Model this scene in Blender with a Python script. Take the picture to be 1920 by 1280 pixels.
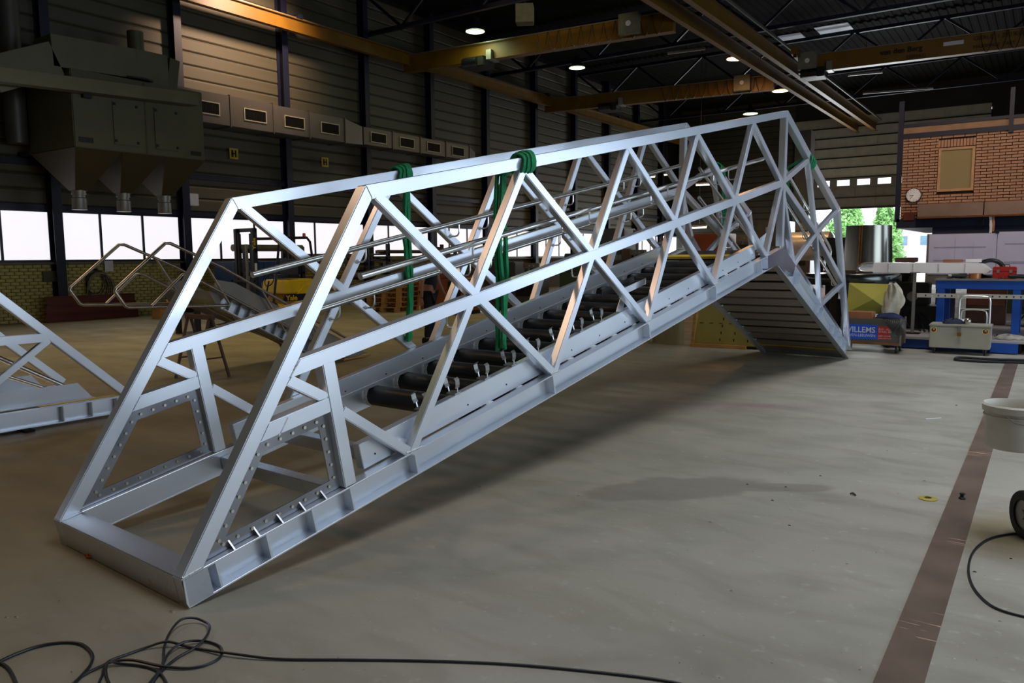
import bpy, bmesh, math, random
from mathutils import Vector, Matrix
for _o in list(bpy.data.objects): bpy.data.objects.remove(_o)
SC = bpy.context.scene
COL = SC.collection
random.seed(7)
PI = math.pi

# ------------------------------------------------------------------ camera
CAM_R = Vector((0.8238, 0.5665, -0.0082)); CAM_U = Vector((-0.0547, 0.0940, 0.9941)); CAM_F = Vector((-0.5638, 0.8188, -0.1080))
CAM_F.normalize(); CAM_R = (CAM_R - CAM_F*CAM_R.dot(CAM_F)).normalized(); CAM_U = CAM_R.cross(CAM_F)
FPX = 1460.18
CAM = Vector((0, 0, 1.6))
cd = bpy.data.cameras.new('camera'); cam = bpy.data.objects.new('camera', cd); COL.objects.link(cam)
cd.sensor_width = 36; cd.lens = FPX/1920*36; cd.clip_end = 500; cd.clip_start = .05
mw = Matrix((CAM_R, CAM_U, -CAM_F)).transposed().to_4x4(); mw.translation = CAM
cam.matrix_world = mw
SC.camera = cam

# ------------------------------------------------------------------ light, sky, exposure
SC.view_settings.view_transform = 'Standard'; SC.view_settings.look = 'None'
SC.view_settings.gamma = 1; SC.view_settings.use_curve_mapping = False
SC.view_settings.exposure = 0.1
wd = bpy.data.worlds.new('world'); SC.world = wd; wd.use_nodes = True
bg = wd.node_tree.nodes['Background']; bg.inputs[0].default_value = (.86, .93, 1, 1); bg.inputs[1].default_value = 4.0
SC.cycles.max_bounces = 8; SC.cycles.diffuse_bounces = 4; SC.cycles.glossy_bounces = 4
SC.cycles.use_denoising = True
SC.cycles.sample_clamp_indirect = 6

def area(name, loc, direction, sx, sy, power, color, spread=180):
    l = bpy.data.lights.new(name, 'AREA'); l.shape = 'RECTANGLE'; l.size = sx; l.size_y = sy
    l.energy = power; l.color = color; l.spread = math.radians(spread)
    o = bpy.data.objects.new(name, l); COL.objects.link(o); o.location = loc
    o.rotation_euler = Vector(direction).to_track_quat('-Z', 'Y').to_euler()
    return o
area('daylight_side_door', (10.8, 6.0, 2.9), (-1, -.05, -.10), 13, 5.0, 1050, (.72, .85, 1))
area('daylight_side_door', (10.8, 18.5, 3.0), (-1, -.2, -.06), 10, 5.2, 640, (.66, .81, 1))
area('daylight_rear_door', (5.5, -11.2, 2.6), (-.1, 1, -.04), 9, 4.6, 45, (.85, .92, 1))
area('daylight_far_door', (-10.2, 52.2, 2.4), (0, -1, -.05), 7, 4.4, 1100, (.9, .96, 1))
for (x, y, w, c_, sp) in ((1.0, 4.0, 130, (.93, .96, 1), 72), (-.2, 11, 150, (.93, .96, 1), 72), (-12, 1, 40, (1, .84, .42), 74), (-14, 10, 110, (1, .82, .38), 74), (-14, 21, 100, (1, .84, .46), 74)):
    area('floor_fill_light', (x, y, 10.9), (0, 0, -1), 4, 6, w, c_, sp)  # added overhead panels to brighten the floor; narrow spread spares walls and metal
# sodium bay lamps behind the photographer and over the office
for (x, y, z, w, c_, sz) in ((-8.7, .4, 9.0, 80, (1, .60, .38), .9), (-12.5, 2.5, 9.2, 50, (1, .62, .38), .8), (-9.8, -2.5, 9.2, 14, (.7, 1, .25), .5), (-10.3, -4.3, 9.2, 14, (.7, 1, .25), .5), (-.5, 11.5, 8.6, 85, (1, .74, .55), 1.1)):
    area('bay_light', (x, y, z), ((0, 0, -1) if x < -1 else (-.15, .9, -.62)), sz, sz, w, c_, 160 if x < -1 else 90)

# ------------------------------------------------------------------ pixel -> point helpers (reference frame 1920x1280)
def ray(px, py): return CAM_F + CAM_R*((px-960)/FPX) - CAM_U*((py-640)/FPX)
def on_z(px, py, z=0.0):
    d = ray(px, py); return CAM + d*((z-CAM.z)/d.z)
def on_x(px, py, x):
    d = ray(px, py); return CAM + d*(x/d.x)
def on_y(px, py, y):
    d = ray(px, py); return CAM + d*(y/d.y)

# ------------------------------------------------------------------ materials
def c(h, a=1):
    h = h.lstrip('#'); v = [int(h[i:i+2], 16)/255 for i in (0, 2, 4)]
    return tuple((x/12.92 if x <= .04045 else ((x+.055)/1.055)**2.4) for x in v)+(a,)
MATS = {}
def mat(name, col, rough=.6, metal=0, var=.15, scale=6, bump=0, bscale=40, emit=0, spec=.5, stretch=(1, 1, 1), rvar=0, coat=0):
    if name in MATS: return MATS[name]
    m = bpy.data.materials.new(name); m.use_nodes = True; nt = m.node_tree; N = nt.nodes; L = nt.links
    b = N['Principled BSDF']; b.inputs['Roughness'].default_value = rough; b.inputs['Metallic'].default_value = metal
    b.inputs['Specular IOR Level'].default_value = spec
    if coat: b.inputs['Coat Weight'].default_value = coat
    tc = N.new('ShaderNodeTexCoord'); mp = N.new('ShaderNodeMapping'); mp.inputs['Scale'].default_value = stretch
    L.new(tc.outputs['Object'], mp.inputs['Vector'])
    rgb = c(col) if isinstance(col, str) else col
    n = N.new('ShaderNodeTexNoise'); n.inputs['Scale'].default_value = scale; n.inputs['Detail'].default_value = 5
    L.new(mp.outputs[0], n.inputs['Vector'])
    mr = N.new('ShaderNodeMapRange'); mr.inputs[1].default_value = .3; mr.inputs[2].default_value = .7
    mr.inputs[3].default_value = 1-var; mr.inputs[4].default_value = 1+var; L.new(n.outputs['Fac'], mr.inputs[0])
    mx = N.new('ShaderNodeVectorMath'); mx.operation = 'SCALE'; mx.inputs[0].default_value = rgb[:3]
    L.new(mr.outputs[0], mx.inputs['Scale']); L.new(mx.outputs[0], b.inputs['Base Color'])
    if rvar:
        r2 = N.new('ShaderNodeMapRange'); r2.inputs[1].default_value = .3; r2.inputs[2].default_value = .7
        r2.inputs[3].default_value = max(.03, rough-rvar); r2.inputs[4].default_value = rough+rvar
        L.new(n.outputs['Fac'], r2.inputs[0]); L.new(r2.outputs[0], b.inputs['Roughness'])
    if bump:
        n2 = N.new('ShaderNodeTexNoise'); n2.inputs['Scale'].default_value = bscale; n2.inputs['Detail'].default_value = 4
        L.new(mp.outputs[0], n2.inputs['Vector'])
        bp = N.new('ShaderNodeBump'); bp.inputs['Strength'].default_value = bump; bp.inputs['Distance'].default_value = .01
        L.new(n2.outputs['Fac'], bp.inputs['Height']); L.new(bp.outputs[0], b.inputs['Normal'])
    if emit:
        b.inputs['Emission Color'].default_value = rgb; b.inputs['Emission Strength'].default_value = emit
    MATS[name] = m
    return m
ALU = mat('aluminium', '#e3e9f2', .30, .8, .05, 1.6, 0, 30, rvar=.02, stretch=(.5, 1.5, 1.5))
ALU2 = mat('aluminium_plate', '#c3c8d0', .28, .85, .05, 1.5, 0, 12, rvar=.02)
PLT = mat('polished_plate', '#a2a5ad', .22, .95, .08, 2, 0, 10, rvar=.05)
POL = mat('polished_rail', '#e6e6e2', .30, 1, .04, 8)
WELD = mat('weld_bead', '#d8d8d8', .5, .9, .25, 60, .8, 120)
ALUD = mat('dull_aluminium', '#9a9a96', .45, .8, .12, 4, .02, 20)
BLKP = mat('black_pipe_sleeve', '#0f0d0b', .42, 0, .3, 3, .1, 20)
BOLT = mat('bolt_steel', '#c0bdb0', .35, 1, .1, 30)
DARKS = mat('dark_steel', '#2a2927', .5, .6, .2, 6)
RUBBER = mat('rubber', '#101010', .7, 0, .2, 10)
CABLE = mat('cable_rubber', '#15171b', .45, 0, .15, 20)
YEL = mat('crane_yellow', '#6e4c08', .45, 0, .18, 2, .05, 10)
YEL2 = mat('machine_yellow', '#d8b40e', .4, 0, .1, 3)
NAVY = mat('navy_paint', '#0c1029', .5, 0, .2, 2)
BLUE = mat('bench_blue', '#14479c', .4, 0, .12, 3, .05, 15)
BLACK = mat('black_paint', '#0d0d0e', .4, 0, .2, 4)
WOOD = mat('raw_wood', '#b98a4c', .7, 0, .2, 4, .2, 30, stretch=(1, 1, 8))
WHITE = mat('white_paint', '#cfcfd2', .5, 0, .06, 5)
GREEN = mat('green_sling', '#14834f', .85, 0, .25, 25, .5, 80)
GALV = mat('galvanised_sheet', '#8f8c80', .42, .7, .15, 1.5, .05, 6)
BRASS = mat('brushed_sheet', '#b9ab62', .35, .5, .12, 2, .05, 8)
RED = mat('red_paint', '#a01d18', .5, 0, .15, 6)
RUST = mat('red_primer', '#5b2417', .6, 0, .15, 2)
STEELG = mat('grey_steel', '#8b8880', .45, .6, .12, 3, .05, 12)

# ------------------------------------------------------------------ mesh helpers
class MB:
    def __init__(s): s.v = []; s.f = []
    def add(s, vs, fs):
        o = len(s.v); s.v += [tuple(v) for v in vs]; s.f += [tuple(i+o for i in f) for f in fs]; return s
    def box(s, x0, y0, z0, x1, y1, z1):
        x0, x1 = sorted((x0, x1)); y0, y1 = sorted((y0, y1)); z0, z1 = sorted((z0, z1))
        return s.add([(x0,y0,z0),(x1,y0,z0),(x1,y1,z0),(x0,y1,z0),(x0,y0,z1),(x1,y0,z1),(x1,y1,z1),(x0,y1,z1)],
                     [(3,2,1,0),(4,5,6,7),(0,1,5,4),(1,2,6,5),(2,3,7,6),(3,0,4,7)])
    def prism(s, poly, a0, a1, axis=1):
        """poly of 2D points extruded along axis; axis 1: (x,z) along y; 0: (y,z) along x; 2: (x,y) along z"""
        n = len(poly); ar = sum(poly[i][0]*poly[(i+1) % n][1]-poly[(i+1) % n][0]*poly[i][1] for i in range(n))
        if ar < 0: poly = poly[::-1]
        def P(p, a): return {1: (p[0], a, p[1]), 0: (a, p[0], p[1]), 2: (p[0], p[1], a)}[axis]
        a0, a1 = sorted((a0, a1))
        if axis == 1: a0, a1 = a1, a0
        vs = [P(p, a0) for p in poly]+[P(p, a1) for p in poly]
        fs = [tuple(range(n))[::-1], tuple(range(n, 2*n))]+[(i, (i+1) % n, n+(i+1) % n, n+i) for i in range(n)]
        return s.add(vs, fs)
    def tube(s, pts, r, n=10, cap=True, closed=False):
        pts = [Vector(p) for p in pts]; rs = r if isinstance(r, (list, tuple)) else [r]*len(pts)
        o = len(s.v); up = None; m = len(pts)
        for i, p in enumerate(pts):
            if closed: t = (pts[(i+1) % m]-pts[i-1]).normalized()
            else: t = (pts[min(i+1, m-1)]-pts[max(i-1, 0)]).normalized()
            if up is None:
                up = Vector((0, 0, 1)) if abs(t.z) < .9 else Vector((1, 0, 0))
            a = t.cross(up).normalized(); b = a.cross(t).normalized(); up = b
            for k in range(n):
                an = 2*PI*k/n; s.v.append(tuple(p+a*(math.cos(an)*rs[i])+b*(math.sin(an)*rs[i])))
        R = m if closed else m-1
        for i in range(R):
            for k in range(n):
                j = (i+1) % m
                s.f.append((o+i*n+k, o+i*n+(k+1) % n, o+j*n+(k+1) % n, o+j*n+k))
        if cap and not closed:
            s.f.append(tuple(o+k for k in range(n))[::-1]); s.f.append(tuple(o+(m-1)*n+k for k in range(n)))
        return s
    def cyl(s, p0, p1, r, n=16): return s.tube([p0, p1], r, n)
    def lathe(s, prof, n=24, ctr=(0, 0, 0), cap=False):
        o = len(s.v); m = len(prof)
        for (r, z) in prof:
            for k in range(n):
                a = 2*PI*k/n; s.v.append((ctr[0]+r*math.cos(a), ctr[1]+r*math.sin(a), ctr[2]+z))
        for i in range(m-1):
            for k in range(n):
                s.f.append((o+i*n+k, o+i*n+(k+1) % n, o+(i+1)*n+(k+1) % n, o+(i+1)*n+k))
        if cap:
            s.f.append(tuple(o+k for k in range(n))[::-1]); s.f.append(tuple(o+(m-1)*n+k for k in range(n)))
        return s
    def beam(s, p0, p1, w, h=None, up=(0, 0, 1)):
        """rectangular bar between two 3D points"""
        h = h or w; p0 = Vector(p0); p1 = Vector(p1); t = (p1-p0).normalized(); up = Vector(up)
        if abs(t.dot(up)) > .98: up = Vector((1, 0, 0))
        a = t.cross(up).normalized()*(w/2); b = a.cross(t).normalized()*(h/2)
        return s.add([p0-a-b, p0+a-b, p0+a+b, p0-a+b, p1-a-b, p1+a-b, p1+a+b, p1-a+b],
                     [(0,1,2,3),(7,6,5,4),(4,5,1,0),(5,6,2,1),(6,7,3,2),(7,4,0,3)])
    def build(s, name, m, parent=None, bevel=0, smooth=False, seg=2, loc=None):
        me = bpy.data.meshes.new(name); me.from_pydata(s.v, [], s.f); me.materials.append(m)
        if bevel or True:
            bm = bmesh.new(); bm.from_mesh(me)
            bmesh.ops.recalc_face_normals(bm, faces=bm.faces)
            if bevel: bmesh.ops.bevel(bm, geom=list(bm.edges), offset=bevel, segments=seg, affect='EDGES', clamp_overlap=True)
            bm.to_mesh(me); bm.free()
        if smooth:
            for p in me.polygons: p.use_smooth = True
            try: me.set_sharp_from_angle(angle=math.radians(40))
            except Exception: pass
        o = bpy.data.objects.new(name, me); COL.objects.link(o)
        if parent is not None: o.parent = parent
        if loc: o.location = loc
        return o
def tag(o, label=None, cat=None, group=None, kind=None):
    if label: o['label'] = label
    if cat: o['category'] = cat
    if group: o['group'] = group
    if kind: o['kind'] = kind
    return o
def empty(name, loc=(0, 0, 0), rz=0, label=None, cat=None, group=None, kind=None):
    o = bpy.data.objects.new(name, None); COL.objects.link(o); o.location = loc; o.rotation_euler = (0, 0, rz)
    o.empty_display_size = .2
    return tag(o, label, cat, group, kind)
def copy_tree(o, parent=None):
    n = o.copy(); COL.objects.link(n); n.parent = parent
    for ch in o.children: copy_tree(ch, n)
    return n
def copies(src, n): return [src] + [copy_tree(src) for _ in range(n-1)]
def inst(src, loc, rot=None, parent=None, scale=None):
    n = src.copy(); COL.objects.link(n); n.location = loc
    if rot: n.rotation_euler = rot
    if scale: n.scale = scale
    if parent is not None: n.parent = parent
    return n
def spline(pts, k=8, closed=False):
    """Catmull-Rom through points"""
    P = [Vector(p) for p in pts]; out = []; n = len(P)
    for i in range(n if closed else n-1):
        if closed: a, b, d, e = P[i-1], P[i], P[(i+1) % n], P[(i+2) % n]
        else: a, b, d, e = P[max(i-1, 0)], P[i], P[i+1], P[min(i+2, n-1)]
        for j in range(k):
            t = j/k
            out.append(.5*((2*b)+(d-a)*t+(2*a-5*b+4*d-e)*t*t+(3*b-a-3*d+e)*t**3))
    if not closed: out.append(P[-1])
    return out
def text(name, s, size, loc, rot, m, parent=None, depth=.002, align='LEFT', bold=0, sx=1):
    cu = bpy.data.curves.new(name, 'FONT'); cu.body = s; cu.size = size; cu.extrude = depth; cu.align_x = align; cu.offset = bold
    cu.resolution_u = 3
    t = bpy.data.objects.new(name, cu); COL.objects.link(t)
    me = bpy.data.meshes.new_from_object(t.evaluated_get(bpy.context.evaluated_depsgraph_get())); bpy.data.objects.remove(t)
    me.materials.clear(); me.materials.append(m)
    o = bpy.data.objects.new(name, me); COL.objects.link(o); o.location = loc; o.rotation_euler = rot; o.scale = (sx, 1, 1)
    if parent is not None: o.parent = parent
    return o
# ================================================================== SETTING
XW = -21.85; XR = 11.0; YB = -11.5; YF = 53.0; ZC = 11.6
# floor: concrete with stains that have a shape of their own
fm = bpy.data.materials.new('concrete_floor'); fm.use_nodes = True
nt = fm.node_tree; N = nt.nodes; L = nt.links; b = N['Principled BSDF']
tc = N.new('ShaderNodeTexCoord')
def noise(scale, detail=6, stretch=None, dist=0):
    n = N.new('ShaderNodeTexNoise'); n.inputs['Scale'].default_value = scale; n.inputs['Detail'].default_value = detail
    n.inputs['Distortion'].default_value = dist
    if stretch:
        mp = N.new('ShaderNodeMapping'); mp.inputs['Scale'].default_value = stretch; mp.inputs['Rotation'].default_value = (0, 0, .5)
        L.new(tc.outputs['Object'], mp.inputs['Vector']); L.new(mp.outputs[0], n.inputs['Vector'])
    else: L.new(tc.outputs['Object'], n.inputs['Vector'])
    return n.outputs['Fac']
def rng(sock, a, b_, lo, hi):
    m = N.new('ShaderNodeMapRange'); m.inputs[1].default_value = a; m.inputs[2].default_value = b_
    m.inputs[3].default_value = lo; m.inputs[4].default_value = hi; L.new(sock, m.inputs[0]); return m.outputs[0]
def mixc(fac, a, b_):
    m = N.new('ShaderNodeMix'); m.data_type = 'RGBA'
    if isinstance(fac, float): m.inputs[0].default_value = fac
    else: L.new(fac, m.inputs[0])
    for i, s in ((6, a), (7, b_)):
        if isinstance(s, tuple): m.inputs[i].default_value = s
        else: L.new(s, m.inputs[i])
    return m.outputs[2]
def blob(cx, cy, rx, ry, rot=0, edge=.15, wob=.5):
    mp = N.new('ShaderNodeMapping'); mp.vector_type = 'TEXTURE'
    mp.inputs['Location'].default_value = (cx, cy, 0); mp.inputs['Rotation'].default_value = (0, 0, rot); mp.inputs['Scale'].default_value = (rx, ry, 1)
    L.new(tc.outputs['Object'], mp.inputs['Vector'])
    ln = N.new('ShaderNodeVectorMath'); ln.operation = 'LENGTH'; L.new(mp.outputs[0], ln.inputs[0])
    nn = noise(3.0, 4)
    ad = N.new('ShaderNodeMath'); ad.operation = 'MULTIPLY_ADD'; L.new(nn, ad.inputs[0]); ad.inputs[1].default_value = wob*2; L.new(ln.outputs['Value'], ad.inputs[2])
    return rng(ad.outputs[0], 1+wob-edge, 1+wob+edge, 1, 0)
col = mixc(rng(noise(.35, 8, (1, 1.8, 1), .4), .35, .65, 0, 1), c('#8b897e'), c('#a09d94'))
col = mixc(rng(noise(1.6, 9, (1, 2.2, 1), .8), .45, .75, 0, .55), col, c('#6c695e'))
col = mixc(rng(noise(14, 6), .62, .75, 0, .45), col, c('#b4b1a8'))
col = mixc(rng(noise(55, 3), .70, .74, 0, .5), col, c('#c6c4bc'))
col = mixc(rng(noise(30, 3), .72, .75, 0, .6), col, c('#2b2a27'))
# dirt and warm lamplight painted into the concrete on the left half
sx = N.new('ShaderNodeSeparateXYZ'); L.new(tc.outputs['Object'], sx.inputs[0])
col = mixc(rng(sx.outputs[0], -.8, -5.0, 0, .75), col, mixc(rng(noise(.8, 7, (1, 2.5, 1)), .35, .65, 0, 1), c('#756a52'), c('#90856a')))
dk = N.new('ShaderNodeMath'); dk.operation = 'MULTIPLY'; dk.inputs[1].default_value = .55
wet = N.new('ShaderNodeMath'); wet.operation = 'MAXIMUM'
L.new(blob(-2.05, 4.95, .62, .25, .75, .1), wet.inputs[0]); L.new(blob(-1.55, 5.3, .45, .1, .55, .1), wet.inputs[1])
L.new(wet.outputs[0], dk.inputs[0]); col = mixc(dk.outputs[0], col, c('#6b665b'))
ye = N.new('ShaderNodeMath'); ye.operation = 'MULTIPLY'; ye.inputs[1].default_value = .5
L.new(blob(-.12, 5.15, .28, .35, 0, .5), ye.inputs[0]); col = mixc(ye.outputs[0], col, c('#7a6418'))
pk = N.new('ShaderNodeMath'); pk.operation = 'MULTIPLY'; pk.inputs[1].default_value = .35
L.new(blob(-2.8, 8.1, .8, .12, .4, .5), pk.inputs[0]); col = mixc(pk.outputs[0], col, c('#7d4a5c'))
L.new(col, b.inputs['Base Color'])
L.new(rng(noise(1.2, 6), .3, .7, .45, .72), b.inputs['Roughness']); b.inputs['Specular IOR Level'].default_value = .35
bp = N.new('ShaderNodeBump'); bp.inputs['Strength'].default_value = .25; bp.inputs['Distance'].default_value = .004
L.new(noise(25, 8), bp.inputs['Height']); L.new(bp.outputs[0], b.inputs['Normal'])
fl = MB().box(XW-.3, YB-.3, -.2, XR+.3, YF+.3, 0).build('floor', fm); tag(fl, kind='structure')

# rust coloured steel strip let into the floor, with bright scrapes
sm = bpy.data.materials.new('floor_strip_steel'); sm.use_nodes = True
nt = sm.node_tree; N = nt.nodes; L = nt.links; b = N['Principled BSDF']; tc = N.new('ShaderNodeTexCoord')
col = mixc(rng(noise(3, 6), .3, .7, 0, 1), c('#63534a'), c('#7a6a5e'))
scr = N.new('ShaderNodeMath'); scr.operation = 'MULTIPLY'
L.new(rng(noise(9, 8, (.35, 5, 1), .6), .60, .64, 0, 1), scr.inputs[0]); L.new(rng(noise(1.9, 3), .56, .62, 0, 1), scr.inputs[1])
col = mixc(scr.outputs[0], col, c('#c9a68c')); L.new(col, b.inputs['Base Color']); b.inputs['Roughness'].default_value = .45; b.inputs['Metallic'].default_value = .35
t = MB().box(-.462, -2, -.01, -.302, 13.95, .004).build('trim_1', sm); tag(t, 'rust-brown steel strip let into the concrete floor', kind='structure')

# ---- left wall
BRK = mat('yellow_brick', '#aa9f5c', .8, 0, .22, 9, .3, 60)
BRK2 = mat('orange_brick', '#ad8062', .8, 0, .18, 9, .3, 60)
MORT = mat('mortar', '#3d382b', .9, 0, .1, 10)
MORT2 = mat('mortar_dark', '#38200f', .9, 0, .1, 10)
CLAD = mat('wall_cladding', '#4d4838', .6, .1, .12, 1.5, .05, 6, stretch=(1, .3, 4))
wl = MB().box(XW-.3, YB, 0, XW-.03, YF, 1.5).build('wall_left', MORT); tag(wl, kind='structure')
colY = [-8.9, -5.1, -1.2, 2.6, 6.5, 10.3, 14.05, 18.0, 21.8, 25.6, 29.5, 33.6, 37.6, 41.5, 45.4, 49.2]
# bricks: individual ones where they show largest, the rest joined
def brick_shape(L_, H_, D_): return MB().box(0, 0, 0, D_, L_, H_)
bl, bh, pit, row = .205, .076, .222, .0895
b0 = brick_shape(bl, bh, .035).build('brick', BRK, wl); first = True; cnt = 0
rest = MB()
for r in range(17):
    y = 8.4 + (pit/2 if r % 2 else 0); z = .006+r*.088
    while y < 44:
        jx = random.uniform(-.002, .003)
        if 8.75 < y < 12.8 and cnt < 300:
            if first: b0.location = (XW-.03+jx, y, z); first = False
            else: inst(b0, (XW-.03+jx, y, z), parent=wl)
            cnt += 1
        elif y < 26: rest.box(XW-.03, y, z, XW+.005+jx, y+bl, z+bh)
        y += pit
o = rest.build('brickwork', BRK, wl); tag(o, kind='stuff')
MB().box(XW-.1, YB, 1.5, XW+.1, YF, 1.56).build('window_sill', mat('sill', '#6a6250', .7), wl, .008)
MB().box(XW-.1, YB, 2.93, XW+.06, YF, 3.05).build('window_head', NAVY, wl)
# cladding: one panel per bay and course
pan = MB().prism([(0, 0), (.02, 0), (.05, .035), (.05, .33), (.02, .385), (0, .385)], 0, 1, 1)
pv = [(x, y, z) for x, y, z in pan.v]
pan_o = None
z0 = 3.07
for i in range(len(colY)-1):
    y0, y1 = colY[i]+.11, colY[i+1]-.11
    if y1 < 5: 
        continue
    for r in range(21):
        if pan_o is None:
            pan_o = pan.build('wall_panel', CLAD, wl); q = pan_o
        else: q = inst(pan_o, (0, 0, 0), parent=wl)
        q.location = (XW-.05, y0, z0+r*.4); q.scale = (1, y1-y0, 1)
MB().box(XW-.3, YB, 3.0, XW-.06, YF, ZC+.2).build('wall_backing', DARKS, wl)
first = None
for y in colY:
    if first is None:
        m = MB().box(0, -.12, 0, .02, .12, ZC).box(.30, -.12, 0, .32, .12, ZC).box(.02, -.01, 0, .30, .01, ZC)
        first = m.build('column', NAVY, wl); first.location = (XW+.0, y, 0)
    else: inst(first, (XW, y, 0), parent=wl)
MB().box(XW, YB, 4.05, XW+.12, YF, 4.2).build('wall_rail', NAVY, wl)
# windows with frosted panes
FROST = mat('frosted_pane', (.93, .90, .95, 1), .4, 0, .03, 3, emit=.88, stretch=(1, 3, .3))
n = 0
pane0 = None
for i in range(len(colY)-1):
    y0, y1 = colY[i]+.02, colY[i+1]-.02
    n += 1
    fr = MB(); w = (y1-y0)/3
    fr.box(XW-.04, y0, 1.56, XW+.03, y1, 1.62).box(XW-.04, y0, 2.87, XW+.03, y1, 2.93)
    for k in range(4):
        yy = y0+k*w; fr.box(XW-.04, yy-.03, 1.62, XW+.03, yy+.03, 2.87)
    wn = fr.build('window_%d' % n, BLACK); tag(wn, kind='structure')
    for k in range(3):
        if pane0 is None:
            pane0 = MB().box(0, 0, 0, .012, 1, 1).build('pane', FROST, wn); q = pane0
        else: q = inst(pane0, (0, 0, 0), parent=wn)
        q.location = (XW-.02, y0+k*w+.03, 1.62); q.scale = (1, w-.06, 1.25)

# ---- other walls
DW = mat('dark_wall', '#2f2b26', .7, 0, .15, 1)
o = MB().box(XR, YB, 0, XR+.3, YF, ZC+.2).build('wall_right', DW); tag(o, kind='structure')
o = MB().box(XW-.3, YB-.3, 0, XR+.3, YB, ZC+.2).build('wall_rear', DW); tag(o, kind='structure')
# far wall with the big door opening X -14.0 .. -3.2, z up to 9.6
wf = MB().box(XW-.3, YF, 0, -14.0, YF+.3, ZC+.2).box(-3.2, YF, 0, XR+.3, YF+.3, ZC+.2).box(-14.0, YF, 9.9, -3.2, YF+.3, ZC+.2).build('wall_far', DW); tag(wf, kind='structure')
pq = None
for r in range(28):
    if pq is None: pq = MB().box(0, 0, 0, 7.8, .05, .36).build('wall_panel', CLAD, wf); q = pq
    else: q = inst(pq, (0, 0, 0), parent=wf)
    q.location = (XW, YF-.06, .4+r*.4)
# sectional door, raised: sections from z 4.7 to 9.7
dr = empty('door_1', (-14.0, YF-.15, 0), kind='structure')
DSEC = mat('door_section', '#bdb8a4', .55, .2, .12, 2, .05, 8)
DSEC2 = mat('door_section_dark', '#7c786e', .55, .2, .12, 2, .05, 8)
sh = .62
for r in range(9):
    z = 4.50+r*sh
    if r == 2:
        m = MB(); m.box(0, 0, z, 10.8, .06, z+.13).box(0, 0, z+.49, 10.8, .06, z+sh)
        xs = [0]
        for k in range(9): xs += [.28+k*1.18, .28+k*1.18+.74]
        xs.append(10.8)
        for k in range(0, len(xs), 2): m.box(xs[k], 0, z+.13, xs[k+1], .06, z+.49)
        s_ = m.build('door_section', DSEC2, dr)
        gl = None
        for k in range(9):
            if gl is None: gl = MB().box(0, 0, 0, .74, .01, .36).build('pane', mat('door_glass', (.95, .97, 1, 1), .3, 0, .02, 3, emit=1.5), s_); q = gl
            else: q = inst(gl, (0, 0, 0), parent=s_)
            q.location = (.28+k*1.18, .03, z+.13)
    else:
        m = MB().box(0, .02, z, 10.8, .06, z+sh).box(0, 0, z+.03, 10.8, .02, z+sh-.03)
        for k in range(10): m.box(.1+k*1.18, -.03, z+.02, .16+k*1.18, 0, z+sh-.02)
        ds = m.build('door_section', DSEC if r > 2 else DSEC2, dr); MB().box(0, -.035, z-.03, 10.8, .0, z+.035).build('seam', BLACK, ds)
MB().box(0, -.05, 4.42, 10.8, .08, 4.52).build('door_seal', BLACK, dr)
for x in (-.1, 10.8): MB().box(x, -.1, 0, x+.1, .1, 9.7).build('door_guide', NAVY, dr)
# ---- outside the far door
og = MB().box(-60, YF+.3, -.25, 40, 190, -.02).build('ground_outside', mat('yard_paving', '#a9a7a2', .8, 0, .1, 1)); tag(og, kind='structure')
PALE = mat('pale_building', '#b9aeb0', .7, 0, .08, .3)
def building(x0, x1, y, h, label):
    e = empty('building', (x0, y, 0), label=label, cat='building')
    MB().box(0, 0, 0, x1-x0, 12, h).build('wall', PALE, e)
    MB().box(-.3, -.3, h, x1-x0+.3, 12.3, h+.35).build('roof', mat('roof_edge', '#8e8a8e', .6), e)
    wsrc = MB().box(0, 0, 0, 2.4, .08, 1.2).build('window', mat('far_window', '#5f7f93', .2, 0, .2, 1), e)
    k = 0; x = 1.5
    while x < x1-x0-3:
        q = wsrc if k == 0 else inst(wsrc, (0, 0, 0), parent=e)
        q.location = (x, -.06, h*.55); x += 4; k += 1
building(-44, -24.5, 112, 5.6, 'long pale building beyond the yard, behind the left tree')
building(-20, 2, 118, 5.0, 'low pale building beyond the yard, right of the metal drum')
LEAF = mat('leaf_green', '#86b76c', .7, 0, .35, 2)
def tree(x, y, h, r, conic, label, seed):
    rnd = random.Random(seed)
    e = empty('tree', (x, y, 0), label=label, cat='tree')
    MB().tube([(0, 0, -.05), (.05, 0, h*.3), (0, .05, h*.6)], [r*.12, r*.09, r*.04], 8).build('trunk', mat('bark', '#4a3b28', .9), e)
    m = MB()
    for k in range(5200):
        t = rnd.random(); z = h*(.12+.88*t)
        rr = r*((1-t)**.65*1.05 if conic else math.sin(PI*min(1, t*.9+.1))**.6)
        a = rnd.random()*2*PI; q = rr*math.sqrt(rnd.random())*(1+.18*math.sin(5*a+z*2)); cx, cy = q*math.cos(a), q*math.sin(a)
        s = rnd.uniform(.1, .24); u = Vector((rnd.gauss(0, 1), rnd.gauss(0, 1), rnd.gauss(0, 1))).normalized(); v = u.orthogonal().normalized()
        p = Vector((cx, cy, z)); m.add([p-u*s, p+v*s*.5, p+u*s, p-v*s*.5], [(0, 1, 2, 3)])
    tag(m.build('foliage', LEAF, e), kind='stuff')
tree(-15.4, 76, 7.2, 2.5, True, 'broad green tree in the yard above the metal drum', 1)
tree(-10.9, 68, 6.1, 1.5, True, 'narrow green tree in the yard at the right of the metal drum', 2)
tree(-24.0, 88, 6.6, 3.0, False, 'rounded pale green tree in the yard seen through the bridge end', 3)

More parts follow.
